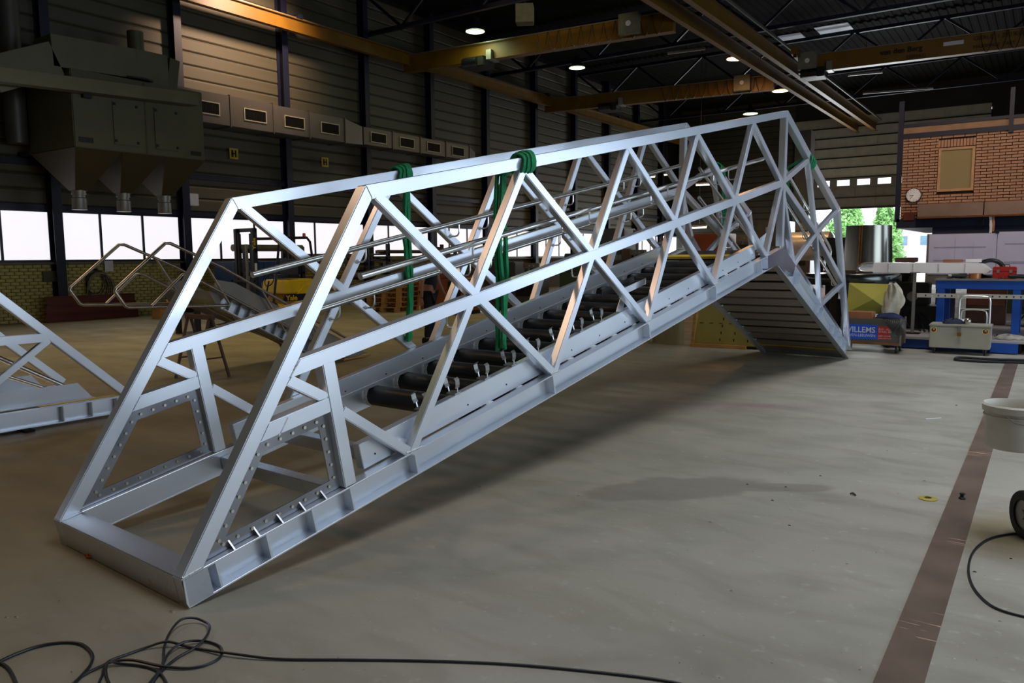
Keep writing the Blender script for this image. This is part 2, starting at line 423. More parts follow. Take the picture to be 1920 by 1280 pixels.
# ---- roof
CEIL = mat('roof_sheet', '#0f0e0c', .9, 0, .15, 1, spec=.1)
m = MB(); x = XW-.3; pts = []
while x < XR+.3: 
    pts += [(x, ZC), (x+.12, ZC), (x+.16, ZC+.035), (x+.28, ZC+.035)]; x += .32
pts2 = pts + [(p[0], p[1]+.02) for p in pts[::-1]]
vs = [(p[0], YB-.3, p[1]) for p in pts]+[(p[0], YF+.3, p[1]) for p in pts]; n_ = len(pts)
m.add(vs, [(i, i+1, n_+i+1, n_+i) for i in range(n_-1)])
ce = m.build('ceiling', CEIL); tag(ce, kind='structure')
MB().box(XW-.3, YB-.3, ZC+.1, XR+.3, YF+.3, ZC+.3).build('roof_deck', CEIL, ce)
for (y0, y1, x0, x1) in ((37.6, 39.0, -10.9, -9.9), (37.2, 38.4, -9.2, -7.8)):
    MB().box(x0, y0, ZC-.03, x1, y1, ZC-.005).build('skylight_panel', mat('skylight', (.55, .6, .7, 1), .4, 0, .1, 2, emit=.12), ce)
# trusses
ords = ['nearest', 'second', 'third', 'fourth', 'fifth', 'sixth']
for i, y in enumerate((6.5, 14.3, 22.0, 30.2, 38.0, 45.8)):
    e = empty('roof_truss', (0, y, 0), kind='structure'); e['label'] = '%s dark blue lattice roof truss counted from the camera' % ords[i]
    MB().beam((XW, 0, 9.95), (XR, 0, 9.95), .16, .14).build('bottom_chord', NAVY, e)
    MB().beam((XW, 0, 11.35), (XR, 0, 11.35), .16, .14).build('top_chord', NAVY, e)
    x = XW+.2; k = 0
    while x < XR-2:
        MB().beam((x, 0, 9.95 if k % 2 else 11.35), (x+1.75, 0, 11.35 if k % 2 else 9.95), .09).build('web_bar', NAVY, e); x += 1.75; k += 1
for x in (-18.5, -15.2, -11.9, -6.0, -2.5, 1.0):
    pass
# ================================================================== THE ALUMINIUM BRIDGE
# local frame: x = s along the bridge, y = w to the left, z up
BR = empty('footbridge', (-3.182, 1.955, 0), math.atan2(.9978, .0660),
           label='large welded aluminium truss footbridge, long ramp and short steep end, mid hall', cat='bridge')
WL = 1.3026            # left truss offset
M_ = .198
def rz_(s): return .15+M_*s                      # ramp beam top
def dz_(s): return 1.687-.4885*(s-7.75)          # steep beam top
def unit(a, b):
    d = Vector((b[0]-a[0], b[1]-a[1])); return d.normalized()
def strip(a, b, w):
    d = unit(a, b); n = Vector((-d.y, d.x))*(w/2)
    return [(a[0]-n.x, a[1]-n.y), (b[0]-n.x, b[1]-n.y), (b[0]+n.x, b[1]+n.y), (a[0]+n.x, a[1]+n.y)]
def member(name, poly, w0, w1, m=ALU, parent=None, bev=.005):
    return MB().prism(poly, w0, w1, 1).build(name, m, parent or BR, bev)
B = [(1.48, rz_(1.48)), (2.953, rz_(2.953)), (4.395, rz_(4.395)), (5.811, rz_(5.811)), (7.232, rz_(7.232))]
def chz(s): return 1.929+.1985*(s-1.205)         # top chord underside
T = [(1.26, chz(1.26)), (2.602, chz(2.602)), (4.023, chz(4.023)), (5.337, chz(5.337)), (6.739, chz(6.739))]
Mn = (7.69, 2.45); AP = (7.784, 3.31); C2 = (10.035, 2.25)
P = (8.62, 2.80); K = (9.055, 1.882); Q = (10.40, 1.17); E1 = (8.201, dz_(8.201)); E2 = (9.354, dz_(9.354)); FT = (10.80, .24)
diag = [(T[0], B[1]), (B[0], T[1]), (T[1], B[2]), (B[1], T[2]), (T[2], B[3]), (B[2], T[3]), (T[3], B[4]), (B[3], T[4]), (T[4], Mn), (B[4], Mn),
        (Mn, E1), (Mn, P), (P, K), (K, E2), (C2, K), (K, E1), (Q, E2)]
for side, o in (('right', 0.0), ('left', WL)):
    a, b2 = o, o+.08
    member('end_post', [(-.005, .15), (.104, .172), (1.205, 1.924), (1.161, 1.995)], a, b2)
    member('top_chord', [(1.161, 1.995), (1.205, 1.924), (7.735, 3.222), AP], a, b2)
    member('top_chord', [AP, (7.735, 3.222), (9.965, 2.195), (10.045, 2.262)], a, b2)
    member('end_post', [(10.045, 2.262), (9.965, 2.195), (10.80, .19), (10.89, .155)], a, b2)
    member('middle_rail', [(.676, 1.088), (.618, .996), (7.66, 2.404), (7.66, 2.486)], a, b2)
    member('middle_rail', strip(Mn, K, .075), a, b2)
    member('middle_rail', strip(K, Q, .075), a+.0007, b2-.0007)
    member('post', [(.829, 1.05), (.912, 1.06), (1.035, .36), (.955, .345)], a+.001, b2-.001)
    member('lower_rail', [(.488, .791), (.431, .70), (.877, .785), (.863, .863)], a, b2)
    member('brace', [(.636, 1.012), (.596, .966), (.800, .855), (.861, .862), (.858, .890)], a+.001, a+.06)
    member('brace', strip((.955, .775), (1.45, .445), .06), a+.002, a+.062)
    member('post', strip((7.765, 3.24), (7.735, 1.70), .08), a+.0015, b2-.0015)
    for i, (p, q) in enumerate(diag):
        d = unit(p, q); p2 = (p[0]-d.x*.02, p[1]-d.y*.02); q2 = (q[0]+d.x*.02, q[1]+d.y*.02)
        e = .002+.0006*(i % 4)
        member('diagonal', strip(p2, q2, .062), a+e, a+.062+e)
# ---- bottom beams: channel section, web inside, flanges outwards, stiffeners between them
rt = [(-.005, .15), (7.75, 1.687)]; rb = [(.024, 0.001), (7.56, 1.478)]
dt = [(7.75, 1.687), (10.94, .129)]; db = [(7.56, 1.478), (10.80, .002)]
def off(line, d):
    u = unit(line[0], line[1]); n = Vector((-u.y, u.x))*d
    return [(line[0][0]+n.x, line[0][1]+n.y), (line[1][0]+n.x, line[1][1]+n.y)]
stif_r = [.17, .45, .73, .99, 1.49, 2.93, 4.40, 5.81, 7.06, 7.24]
stif_d = [8.22, 8.44, 9.29, 9.46, 10.01, 10.20, 10.44, 10.64]
for side, o in (('right', 0.0), ('left', WL)):
    for (t_, b_, ss, top) in ((rt, rb, stif_r, rz_), (dt, db, stif_d, dz_)):
        m = MB(); web = [t_[0], t_[1], b_[1], b_[0]]
        if side == 'right': w0, w1, f0, f1 = .072, .0798, 0, .08
        else: w0, w1, f0, f1 = o+.0003, o+.008, o, o+.08
        m.prism(web, w0, w1, 1)
        ti = off(t_, -.010); bi = off(b_, .010)
        m.prism([t_[0], t_[1], ti[1], ti[0]], f0, f1, 1); m.prism([b_[0], b_[1], bi[1], bi[0]], f0, f1, 1)
        bm_ = m.build('bottom_beam', ALU, BR, .0015, seg=1)
        for s in ss:
            sl = (t_[1][1]-t_[0][1])/(t_[1][0]-t_[0][0]); u = Vector((1, sl)).normalized(); n = Vector((u.y, -u.x))
            p = Vector((s, top(s)))+n*.006; q = p+n*.142
            if side == 'right': MB().prism(strip(tuple(p), tuple(q), .012), .003, .072, 1).build('stiffener', ALUD if 0 else ALU, bm_)
            elif s in (.17, .45, .73, .99, 1.49, 2.93): MB().prism(strip(tuple(p), tuple(q), .012), o+.008, o+.078, 1).build('stiffener', ALU, bm_)
    # knee plate over the joint
    k0, k1 = (-.004, .004) if side == 'right' else (o+.076, o+.084)
    member('knee_plate', [(7.25, rz_(7.25)), (7.75, 1.687), (8.21, dz_(8.21)), (8.06, dz_(8.06)-.17), (7.56, 1.474), (7.27, rz_(7.27)-.155)], k0, k1, PLT, bev=0)
# end beam at the foot
member('end_beam', [(-.005, .15), (.125, .175), (.155, .026), (.024, 0.001)], .0, WL+.08, ALU2)
MB().prism([(.012, .03), (.0, .148), (.006, .15), (.026, .004)], -.006, 0, 1).build('end_cap', ALU, BR)
# cross members
for s in (1.03, 1.5, 2.95, 4.4, 5.8):
    z = rz_(s)-.09
    member('cross_member', strip((s-.035, z), (s+.035, z+.013), .09), .0802, WL, ALU2)
# far end foot beam
member('end_beam', [(10.72, .09), (10.80, .005), (10.90, .1), (10.84, .16)], .0802, WL, ALU2)
# ---- bolted frame plates round the first opening
ring_o = [(.125, .178), (.445, .695), (.872, .782), (.957, .347)]
cx_ = sum(p[0] for p in ring_o)/4; cz_ = sum(p[1] for p in ring_o)/4
def inset(poly, d):
    n = len(poly); out = []
    for i in range(n):
        p0, p1, p2 = Vector(poly[i-1]), Vector(poly[i]), Vector(poly[(i+1) % n])
        d1 = (p1-p0).normalized(); d2 = (p2-p1).normalized()
        n1 = Vector((d1.y, -d1.x)); n2 = Vector((d2.y, -d2.x)); bis = (n1+n2).normalized()
        out.append(tuple(p1+bis*(d/max(.3, bis.dot(n1)))))
    return out
ring_i = inset(ring_o, .062)
if math.hypot(ring_i[0][0]-cx_, ring_i[0][1]-cz_) > math.hypot(ring_o[0][0]-cx_, ring_o[0][1]-cz_): ring_i = inset(ring_o, -.062)
for o in (.046, WL+.040):
    for i in range(4):
        j = (i+1) % 4
        fp = member('frame_plate', [ring_o[i], ring_o[j], ring_i[j], ring_i[i]], o, o+.006, PLT, bev=0)
        mb = MB(); nb = [7, 5, 5, 9][i]
        for k in range(nb):
            t = (k+.5)/nb; a0 = Vector(ring_o[i]).lerp(Vector(ring_o[j]), t); a1 = Vector(ring_i[i]).lerp(Vector(ring_i[j]), t); p = a0.lerp(a1, .55)
            mb.cyl((p.x, o-.007, p.y), (p.x, o+.013, p.y), .009, 8)
        tag(mb.build('bolt', BOLT, fp), kind='stuff')
# ledge angle with gussets on the right beam
lg = MB()
a_, b_ = (.115, rz_(.115)), (1.02, rz_(1.02))
lg.prism([a_, b_, (b_[0]-.012, b_[1]+.06), (a_[0]-.012, a_[1]+.06)], .060, .066, 1)
lg.build('ledge_plate', PLT, BR)
for k in range(6):
    s = .27+k*.139; z = rz_(s)
    gs = MB(); gs.add([(s, .003, z), (s+.008, .003, z+.002), (s, .060, z), (s+.008, .060, z+.002), (s-.011, .060, z+.055), (s-.003, .060, z+.057)],
                      [(0, 2, 4), (1, 5, 3), (0, 4, 5, 1), (0, 1, 3, 2), (2, 3, 5, 4)]); gs.build('gusset', PLT, BR)
lh = MB()
for k in range(7):
    s = .205+k*.139; z = rz_(s)+.03; lh.cyl((s, .056, z), (s, .068, z), .009, 8)
tag(lh.build('bolt', BOLT, BR), kind='stuff')
# ---- kick channels beside the walkway (rectangular extrusions)
for o, L0 in ((.088, 1.131), (1.237, 1.05)):
    k1 = 7.05
    d = .41-.1
    def ct(s): return .541+M_*(s-1.131)
    poly = [(L0, ct(L0)), (k1, ct(k1)), (k1+.035, ct(k1)-.152), (L0+.034, ct(L0)-.152)]
    kc = member('kick_channel', poly, o, o+.058, ALU, bev=.003)
    # shallow groove lip along the face
    pl = [(L0+.03, ct(L0)-.122), (k1+.03, ct(k1)-.122), (k1+.033, ct(k1)-.135), (L0+.032, ct(L0)-.135)]
    side_w = (o-.004, o) if o > 1 else (o+.058, o+.062)
    MB().prism(pl, side_w[0], side_w[1], 1).build('channel_lip', ALU, kc)
    hb = MB(); s = L0+.12
    while s < k1-.05:
        z = ct(s)-.10; hb.cyl((s, o-.003, z), (s, o+.061, z), .006, 8); s += .41
    tag(hb.build('rivet', DARKS, kc), kind='stuff')
# connection lugs from diagonals to kick channel
for (s, z) in B:
    MB().box(s-.11, .055, z+.05, s+.0, .092, z+.07).build('lug', ALU, BR)
    MB().box(s-.11, 1.292, z+.05, s+.0, 1.31, z+.07).build('lug', ALU, BR)
# skirt plates on the steep end
def sk(s): return dz_(s)+.19
for o in (.085, 1.29):
    member('skirt_plate', [(7.93, dz_(7.93)), (7.98, 1.86), (8.35, sk(8.35)), (10.95, sk(10.95)-.02), (11.02, .09)], o, o+.006, PLT, bev=0)
member('end_plate', [(7.32, rz_(7.32)), (7.35, rz_(7.35)+.19), (7.60, rz_(7.60)+.22), (7.66, rz_(7.60)+.02)], .14, .146, ALU, bev=0)
member('end_plate', strip((7.60, 1.70), (7.585, 1.93), .03), .13, .16, ALU)
# ---- black sleeved step tubes
src = None
for k in range(15):
    s = 2.306+k*.3308; z = rz_(s)-.072
    if src is None:
        src = empty('step_tube', (0, 0, 0)); src.parent = BR
        MB().cyl((0, .115, 0), (0, WL-.03, 0), .079, 24).build('rubber_sleeve', BLKP, src, smooth=True)
        col_ = MB().tube([(0, WL-.032, 0), (0, WL-.028, 0), (0, WL-.01, 0), (0, WL, 0)], [.079, .083, .083, .088], 24).build('weld_collar', WELD, src, smooth=True)
        MB().tube([(0, .081, 0), (0, .118, 0)], .083, 24).build('weld_collar', WELD, src, smooth=True)
        q = src
    else: q = copy_tree(src, BR)
    q.location = (s, 0, z)
# ---- spring clips standing on the right kick channel
cl = None
def clip(parent):
    e = empty('clip', (0, 0, 0)); e.parent = parent
    m = MB()
    m.box(-.03, 0, -.012, .03, .075, -.002)
    m.add([(-.03, .002, -.05), (.03, .002, -.05), (.03, .002, -.002), (-.03, .002, -.002), (-.03, -.002, -.05), (.03, -.002, -.05), (.03, -.002, -.002), (-.03, -.002, -.002)],
          [(0,1,2,3), (7,6,5,4), (0,4,5,1), (1,5,6,2), (2,6,7,3), (3,7,4,0)])
    m.build('clip_base', ALUD, e)
    for y, lean in ((0.0, -.012), (.075, .016)):
        MB().beam((0, y, -.002), (0, y+lean*.3, .032), .004, .010, up=(1, 0, 0)).build('stem', ALU, e)
        pts = [(y+lean*.3, .028), (y+lean, .052), (y+lean*1.2, .085), (y+lean*.2, .10)]
        v = []; 
        for (yy, zz) in pts: v += [(-.02, yy, zz), (.02, yy, zz), (.02, yy+.003, zz), (-.02, yy+.003, zz)]
        f = []
        for i in range(3):
            for k in range(4): f.append((i*4+k, i*4+(k+1) % 4, i*4+4+(k+1) % 4, i*4+4+k))
        f += [(3, 2, 1, 0), (12, 13, 14, 15)]
        MB().add(v, f).build('fin', ALUD, e, .0015, seg=1)
    return e
for k, s in enumerate((1.69, 1.985, 2.29, 2.585, 2.88, 3.18, 3.465, 3.76)):
    q = cl = clip(BR) if cl is None else cl
    if k: q = copy_tree(cl, BR)
    q.location = (s, .10, .541+M_*(s-1.131)+.012); q.rotation_euler = (0, -.195, 0)
# bent plates beside the fifth panel point
member('bent_plate', [(4.0, 1.13), (4.07, 1.24), (4.15, 1.25), (4.11, 1.125)], .10, .106, ALU2, bev=0)
member('bent_plate', [(4.08, 1.24), (4.09, 1.31), (4.55, 1.40), (4.55, 1.345), (4.2, 1.275), (4.18, 1.24)], .12, .126, ALU2, bev=0)
member('bent_plate', [(3.95, 1.25), (3.96, 1.31), (4.5, 1.42), (4.52, 1.37)], .22, .226, DARKS, bev=0)
# ---- deck planks of the steep end, seen from below, dark sheet above them added to blacken the gaps
u = unit(db[0], db[1]); n = Vector((u.y, -u.x)); n = -n if n.y < 0 else n
PLK = mat('deck_plank', '#b5aaa0', .5, .5, .12, 3, .02, 14, stretch=(6, .6, 6))
L_ = (Vector(db[1])-Vector(db[0])).length; src = None; N_ = 12; step = (L_-.06)/N_
for k in range(N_):
    p = Vector(db[0])+u*(.05+k*step)
    if src is None:
        ang = math.atan2(-u.y, u.x)
        src = MB().box(0, .082, 0, step-.055, WL-.002, .03).box(0, .082, 0, .02, WL-.002, .075).build('deck_plank', PLK, BR, .004)
        q = src
    else: q = inst(src, (0, 0, 0), parent=BR)
    q.location = (p.x+n.x*.035, 0, p.y+n.y*.035); q.rotation_euler = (0, ang, 0)
    wb = MB().cyl((p.x+n.x*.03, WL-.035, p.y+n.y*.03), (p.x+n.x*.03+u.x*.012, WL-.002, p.y+n.y*.03+u.y*.012), .014, 8)
    wb.build('weld_tab', WELD, BR)
a0 = Vector(db[0])+n*.115; a1 = Vector(db[1])+n*.115
member('gap_backing', [tuple(a0), tuple(a1), tuple(a1+n*.012), tuple(a0+n*.012)], .082, WL-.002, RUBBER, bev=0)
p = Vector(db[0])+u*(L_-.33)
MB().beam((p.x+n.x*.028, .09, p.y+n.y*.028), (p.x+n.x*.028, WL-.01, p.y+n.y*.028), .035, .012, up=(n.x, 0, n.y)).build('yellow_edge_strip', YEL2, BR)
member('landing_plate', [(7.12, rz_(7.12)-.02), (7.62, rz_(7.62)-.02), (7.62, rz_(7.62)), (7.12, rz_(7.12))], .15, 1.235, DARKS, bev=0)
member('yellow_edge_strip', [(7.1, rz_(7.1)+.002), (7.22, rz_(7.22)+.002), (7.22, rz_(7.22)+.03), (7.1, rz_(7.1)+.03)], .15, 1.235, YEL2, bev=.003)
# toe bolts on the foot of the right beam
fb = MB()
for k in range(5):
    p = Vector(db[1])-u*(.06+k*.14)+n*.0; fb.cyl((p.x+n.x*-.004, .04, p.y+n.y*-.004), (p.x+n.x*.02, .04, p.y+n.y*.02), .012, 8)
tag(fb.build('bolt', BOLT, BR), kind='stuff')
# ---- handrails and their hooks
def isect(p, q, r0, r1):
    d1 = Vector(q)-Vector(p); d2 = Vector(r1)-Vector(r0); den = d1.x*d2.y-d1.y*d2.x
    if abs(den) < 1e-9: return None
    w = Vector(r0)-Vector(p); t = (w.x*d2.y-w.y*d2.x)/den; u_ = (w.x*d1.y-w.y*d1.x)/den
    return (Vector(p)+d1*t) if (.02 < t < .98 and 0 < u_ < 1) else None
rails = [((1.235, 1.496), (7.42, 2.722), 0), ((1.66, 1.215), (7.42, 2.352), 0), ((8.0, 2.74), (10.2, 1.67), 1), ((8.0, 2.36), (10.75, 1.02), 1)]
for w_rail, w_truss, sg in ((.155, .07, 1), (1.225, WL+.004, -1)):
    for (a0, a1, seg_) in rails:
        pts = [(a0[0], w_rail, a0[1]), (a1[0], w_rail, a1[1])]
        if seg_: pts = [(a0[0], w_rail, a0[1]), (a1[0]-.08, w_rail, a1[1]+.04), (a1[0]-.01, w_rail, a1[1]-.02), (a1[0]-.03, w_rail, a1[1]-.10)]
        hr = MB().tube(pts, .0215, 20).build('handrail', POL, BR, smooth=True)
        low = ((a0[0], a0[1]-.115), (a1[0], a1[1]-.115))
        for (p, q) in diag+[((.03, .14), (1.185, 1.96)), ((10.0, 2.22), (10.84, .2))]:
            x = isect(p, q, *low)
            if x is None: continue
            hz = x.y
            zt = (a0[1]+(a1[1]-a0[1])*(x.x-a0[0])/(a1[0]-a0[0]))-.015
            hk = [(x.x+.02, w_rail, zt), (x.x+.02, w_rail, hz+.035), (x.x+.015, w_rail-sg*.012, hz+.008), (x.x+.005, w_rail-sg*.03, hz), (x.x, w_truss, hz)]
            MB().tube(spline(hk, 4), .0065, 8).build('rail_hook', POL, hr, smooth=True)
            MB().cyl((x.x, w_truss+sg*.006, hz), (x.x, w_truss-sg*.004, hz), .017, 10).build('weld_bead', WELD, hr)
# weld beads at the panel points of the visible faces
wb = MB()
for (s, z) in B:
    wb.tube([(s-.06, .001, z+.004), (s, .001, z+.010), (s+.07, .001, z+.018)], .005, 6)
wb.tube([(-.0, .001, .155), (.104, .001, .176)], .005, 6); wb.tube([(.545, .001, .715), (.60, .001, .80)], .004, 6); wb.tube([(.62, .001, 1.0), (.69, .001, 1.088)], .004, 6)
wb.tube([(.105, .053, .18), (1.0, .053, .355)], .004, 6)
tag(wb.build('weld_bead', WELD, BR), kind='stuff')

# ================================================================== SLINGS
def bpt(s, w, z): return BR_MW @ Vector((s, w, z))
BR_MW = Matrix.Translation(BR.location) @ Matrix.Rotation(BR.rotation_euler.z, 4, 'Z')
def ribbon(m, pts, width, th, wdir):
    """flat crumpled webbing along pts"""
    pts = [Vector(p) for p in pts]; wdir = Vector(wdir).normalized(); n = len(pts); o = len(m.v)
    for i, p in enumerate(pts):
        t = (pts[min(i+1, n-1)]-pts[max(i-1, 0)]).normalized(); nn = t.cross(wdir)
        if nn.length < .1: nn = Vector((0, 0, 1))
        nn.normalize(); w = width*(1+.12*math.sin(i*1.7))
        for (a_, b_) in ((-.5, -.5), (0, -.7), (.5, -.5), (.5, .5), (0, .3), (-.5, .5)):
            m.v.append(tuple(p+wdir*(a_*w)+nn*(b_*th)))
    for i in range(n-1):
        for k in range(6): m.f.append((o+i*6+k, o+i*6+(k+1) % 6, o+(i+1)*6+(k+1) % 6, o+(i+1)*6+k))
    m.f.append(tuple(o+k for k in range(6))[::-1]); m.f.append(tuple(o+(n-1)*6+k for k in range(6)))
def sling(s, w0, zc, zlow, label, strands, wh, hw=.05, seed=0, slope=.198, h=.09):
    """round webbing sling choked on a chord at (s, w0..w0+.08, centre z zc), its bight hanging to zlow at w=wh"""
    rnd = random.Random(seed)
    e = empty('lifting_sling', tuple(bpt(s, w0+.04, zc)), BR.rotation_euler.z, label=label, cat='sling', group='green lifting slings on the footbridge')
    sd = (1, 0, slope)
    for k in range(3):
        m = MB(); x = (k-1)*.035; r = .066+.008*k
        loop = []
        for a in range(17):
            an = 2*PI*a/16; loop.append((x+.01*math.sin(3*an+k), (r+.004*math.sin(2*an+k))*math.cos(an), x*slope+(h/2+.024+.006*k)*math.sin(an)))
        ribbon(m, loop, hw, .012, sd); m.build('choke_wrap', GREEN, e, smooth=True)
    for (dx, dw, bottom) in strands:
        m = MB(); n = 22; pts = []
        zt = .05
        for i in range(n+1):
            t = i/n; z = zt+(bottom-zc-zt)*t
            pts.append((dx+.012*math.sin(t*9+seed+dw*40)+rnd.uniform(-.004, .004), (wh-w0-.04)*min(1, t*12)+dw+.008*math.sin(t*7+dx*50), z))
        ribbon(m, pts, .042, .018, (1, .3, 0)); m.build('hanging_strand', GREEN, e, smooth=True)
    return e
sling(2.70, WL, 1.929+.1985*(2.70-1.205)+.035, .92, 'green webbing sling choked on the left top chord of the footbridge, hanging nearest the camera', [(-.01, .0, .92), (.035, .015, .93), (.012, .02, .94)], 1.27, .06, 1)
sling(2.61, 0, 1.929+.1985*(2.61-1.205)+.035, .93, 'green webbing sling choked on the right top chord of the footbridge, with blue tag', [(-.03, -.02, .95), (-.045, .01, .93), (.035, .0, .93), (.05, .02, 1.02)], .22, .05, 2)
sling(8.87, WL, 2.80, 1.6, 'green webbing sling on the left chord of the steep end, far side of the footbridge', [(-.02, 0, 1.6), (.03, 0, 1.62)], 1.25, .05, 3, -.47)
sling(8.70, 0, 2.80, 1.55, 'green webbing sling hooked over the right chord of the steep end', [(-.03, 0, 1.55), (.03, 0, 1.58)], .3, .05, 4, -.47)
for o in list(bpy.data.objects):
    if o.name.startswith('lifting_sling') and 'blue tag' in o.get('label', ''):
        MB().box(-.01, .19, -1.28, .04, .194, -1.12).build('blue_tag', mat('tag_blue', '#6f97d6', .6), o)
# ================================================================== SECOND BRIDGE END at the left edge
sb = empty('bridge_section', (-7.9, 0, 0), label='end of a second aluminium bridge section at the left edge, resting on dark timbers', cat='bridge')
def smem(name, poly, x0, x1, m=ALU, bev=.005): return MB().prism(poly, x0, x1, 0).build(name, m, sb, bev)
def sstrip(a, b, w): return strip(a, b, w)
for o in (0.0, -1.3):
    dxx = .0
    smem('bottom_flange', [(-1.5, .188), (4.36, .178), (4.36, .188), (-1.5, .198)], o-.08, o)
    smem('bottom_flange', [(-1.5, .036), (4.22, .018), (4.22, .028), (-1.5, .046)], o-.08, o)
    smem('beam_web', [(-1.5, .04), (4.22, .022), (4.36, .18), (-1.5, .19)], o-.08, o-.072)
    for y in (3.70, 3.98, 4.24): smem('stiffener', [(y, .03), (y+.012, .03), (y+.012, .18), (y, .18)], o-.072, o-.004)
    smem('end_post', sstrip((4.34, .22), (1.9, 2.50), .08), o-.08, o)
    smem('middle_rail', sstrip((-1.5, .885), (3.62, .865), .08), o-.08, o-.0005)
    smem('diagonal', sstrip((3.62, .84), (2.75, -.02+.22), .06), o-.062, o-.002)
    smem('diagonal', sstrip((1.2, .22), (2.4, 1.9), .06), o-.062, o-.002)
    smem('top_chord', sstrip((-1.5, 2.52), (1.95, 2.47), .08), o-.08, o)
smem('deck_tray', [(-1.5, .20), (4.1, .19), (4.1, .195), (-1.5, .205)], -1.22, -.16, ALU2, 0)
smem('kick_plate', [(-1.5, .19), (4.1, .18), (3.95, .36), (-1.5, .37)], -.20, -.194, ALU2, 0)
smem('kick_plate', [(-1.5, .19), (4.1, .18), (3.95, .36), (-1.5, .37)], -1.2, -1.194, ALU2, 0)
smem('yellow_edge_strip', [(3.5, .200), (4.25, .199), (4.25, .206), (3.5, .207)], -.078, -.03, YEL2, 0)
MB().tube([(-.25, 1.6, 1.72), (-.25, 3.95, .27)], .024, 14).build('handrail', POL, sb, smooth=True)
MB().tube([(-.25, 1.2, 1.55), (-.25, 3.85, .25)], .02, 12).build('handrail', POL, sb, smooth=True)
MB().tube(spline([(-.3, 1.5, 1.02), (-.3, 3.05, 1.03), (-.3, 3.15, .99), (-.3, 1.5, .93)], 5), .02, 12).build('handrail', POL, sb, smooth=True)
for y, l in ((1.4, 'dark timber bearer under the left bridge section, deeper one'), (3.3, 'dark timber bearer under the left bridge section, near its end')):
    q = MB().box(-9.4, y, 0, -7.8, y+.09, .022).build('bearer', mat('dark_timber', '#1c1813', .9, 0, .2, 5), None, .003); tag(q, l, 'timber', 'timber bearers under the left bridge section')

# ================================================================== TILTED STAIR on a trestle (axis parallel to the hall, x = -9 near side, -10.05 far side)
st = empty('stair_unit', (-9.0, 0, 0), label='aluminium stair with looped tube handrails lying tilted on a red trestle, left of the footbridge', cat='stair')
TUB = mat('satin_tube', '#b9aea4', .32, .95, .08, 10)
def sp(y, z, x=0): return (x, y, z)
for x in (0.0, -1.05):
    MB().tube([sp(8.62, .30, x), sp(6.33, 1.50, x), sp(5.62, 1.80, x), sp(5.55, 1.80, x), sp(4.90, 1.27, x), sp(4.885, 1.235, x), sp(5.0, 1.055, x), sp(5.04, 1.04, x), sp(6.30, .99, x), sp(6.42, .99, x)], .021, 12).build('loop_rail', TUB, st, smooth=True)
    MB().tube([sp(5.33, 1.04, x), sp(5.76, 1.41, x), sp(5.84, 1.41, x), sp(8.45, .06, x)], .019, 12).build('inner_rail', TUB, st, smooth=True)
    for (a0, b0) in ((6.05, .0), (6.95, .0), (7.75, .0)):
        zt = 1.5-(a0-6.33)*.524 if a0 > 6.33 else 1.62
        MB().tube([sp(a0, zt, x), sp(a0+.38, zt-.62, x)], .017, 10).build('baluster', TUB, st, smooth=True)
    MB().prism([(6.32, 1.33), (6.20, 1.17), (6.30, .98), (6.38, .91), (6.44, .98), (8.7, 0.015), (9.05, .06), (6.6, 1.28)], x-.135 if x < 0 else x-.105, x-.13 if x < 0 else x-.10, 0).build('stringer', mat('stair_stringer', '#968f84', .5, .3, .1, 4), st, .002)
u_ = Vector((.886, -.464)); n_ = Vector((.464, .886)); p0_ = Vector((6.36, .935)); lc = p0_+u_*2.15
MB().prism([tuple(p0_), tuple(lc), tuple(lc+n_*.19), tuple(p0_+n_*.19+u_*-.02), tuple(p0_+u_*-.05+n_*.08)], -.10, -.094, 0).build('channel_web', ALU, st)
for d_ in (0, .182): MB().prism([tuple(p0_+n_*d_), tuple(lc+n_*d_), tuple(lc+n_*(d_+.008)), tuple(p0_+n_*(d_+.008))], -.10, -.03, 0).build('channel_flange', ALU, st)
for k in range(12):
    a_ = p0_+u_*(.06+k*.165); MB().prism([tuple(a_), tuple(a_+u_*.012), tuple(a_+u_*.012+n_*.185), tuple(a_+n_*.185)], -.096, -.035, 0).build('rib', ALUD, st)
tr = None
for k in range(9):
    y = 6.45+k*.28; z = 1.03-k*.118
    m = MB().prism([(0, 0), (.18, -.07), (.19, -.05), (.03, .012), (.06, .10), (.04, .11)], -1.02, -.108, 0) if tr is None else None
    if tr is None: tr = m.build('tread', ALUD, st); q = tr
    else: q = inst(tr, (0, 0, 0), parent=st)
    q.location = (0, y, z+.03)
ts = empty('trestle', (-9.42, 6.25, 0), label='red-brown steel trestle holding up the tilted stair', cat='trestle')
RTR = mat('trestle_red', '#5d4038', .6, .1, .2, 6)
MB().box(-.30, -.03, .80, .30, .03, .86).build('top_bar', RTR, ts, .004)
for x in (-.24, .24):
    for y in (-.22, .22): MB().beam((x, y*.1, .82), (x*1.04, y*1.1, 0), .03).build('leg', RTR, ts)
    MB().beam((x, -.16, .28), (x, .16, .28), .02).build('stretcher', RTR, ts)

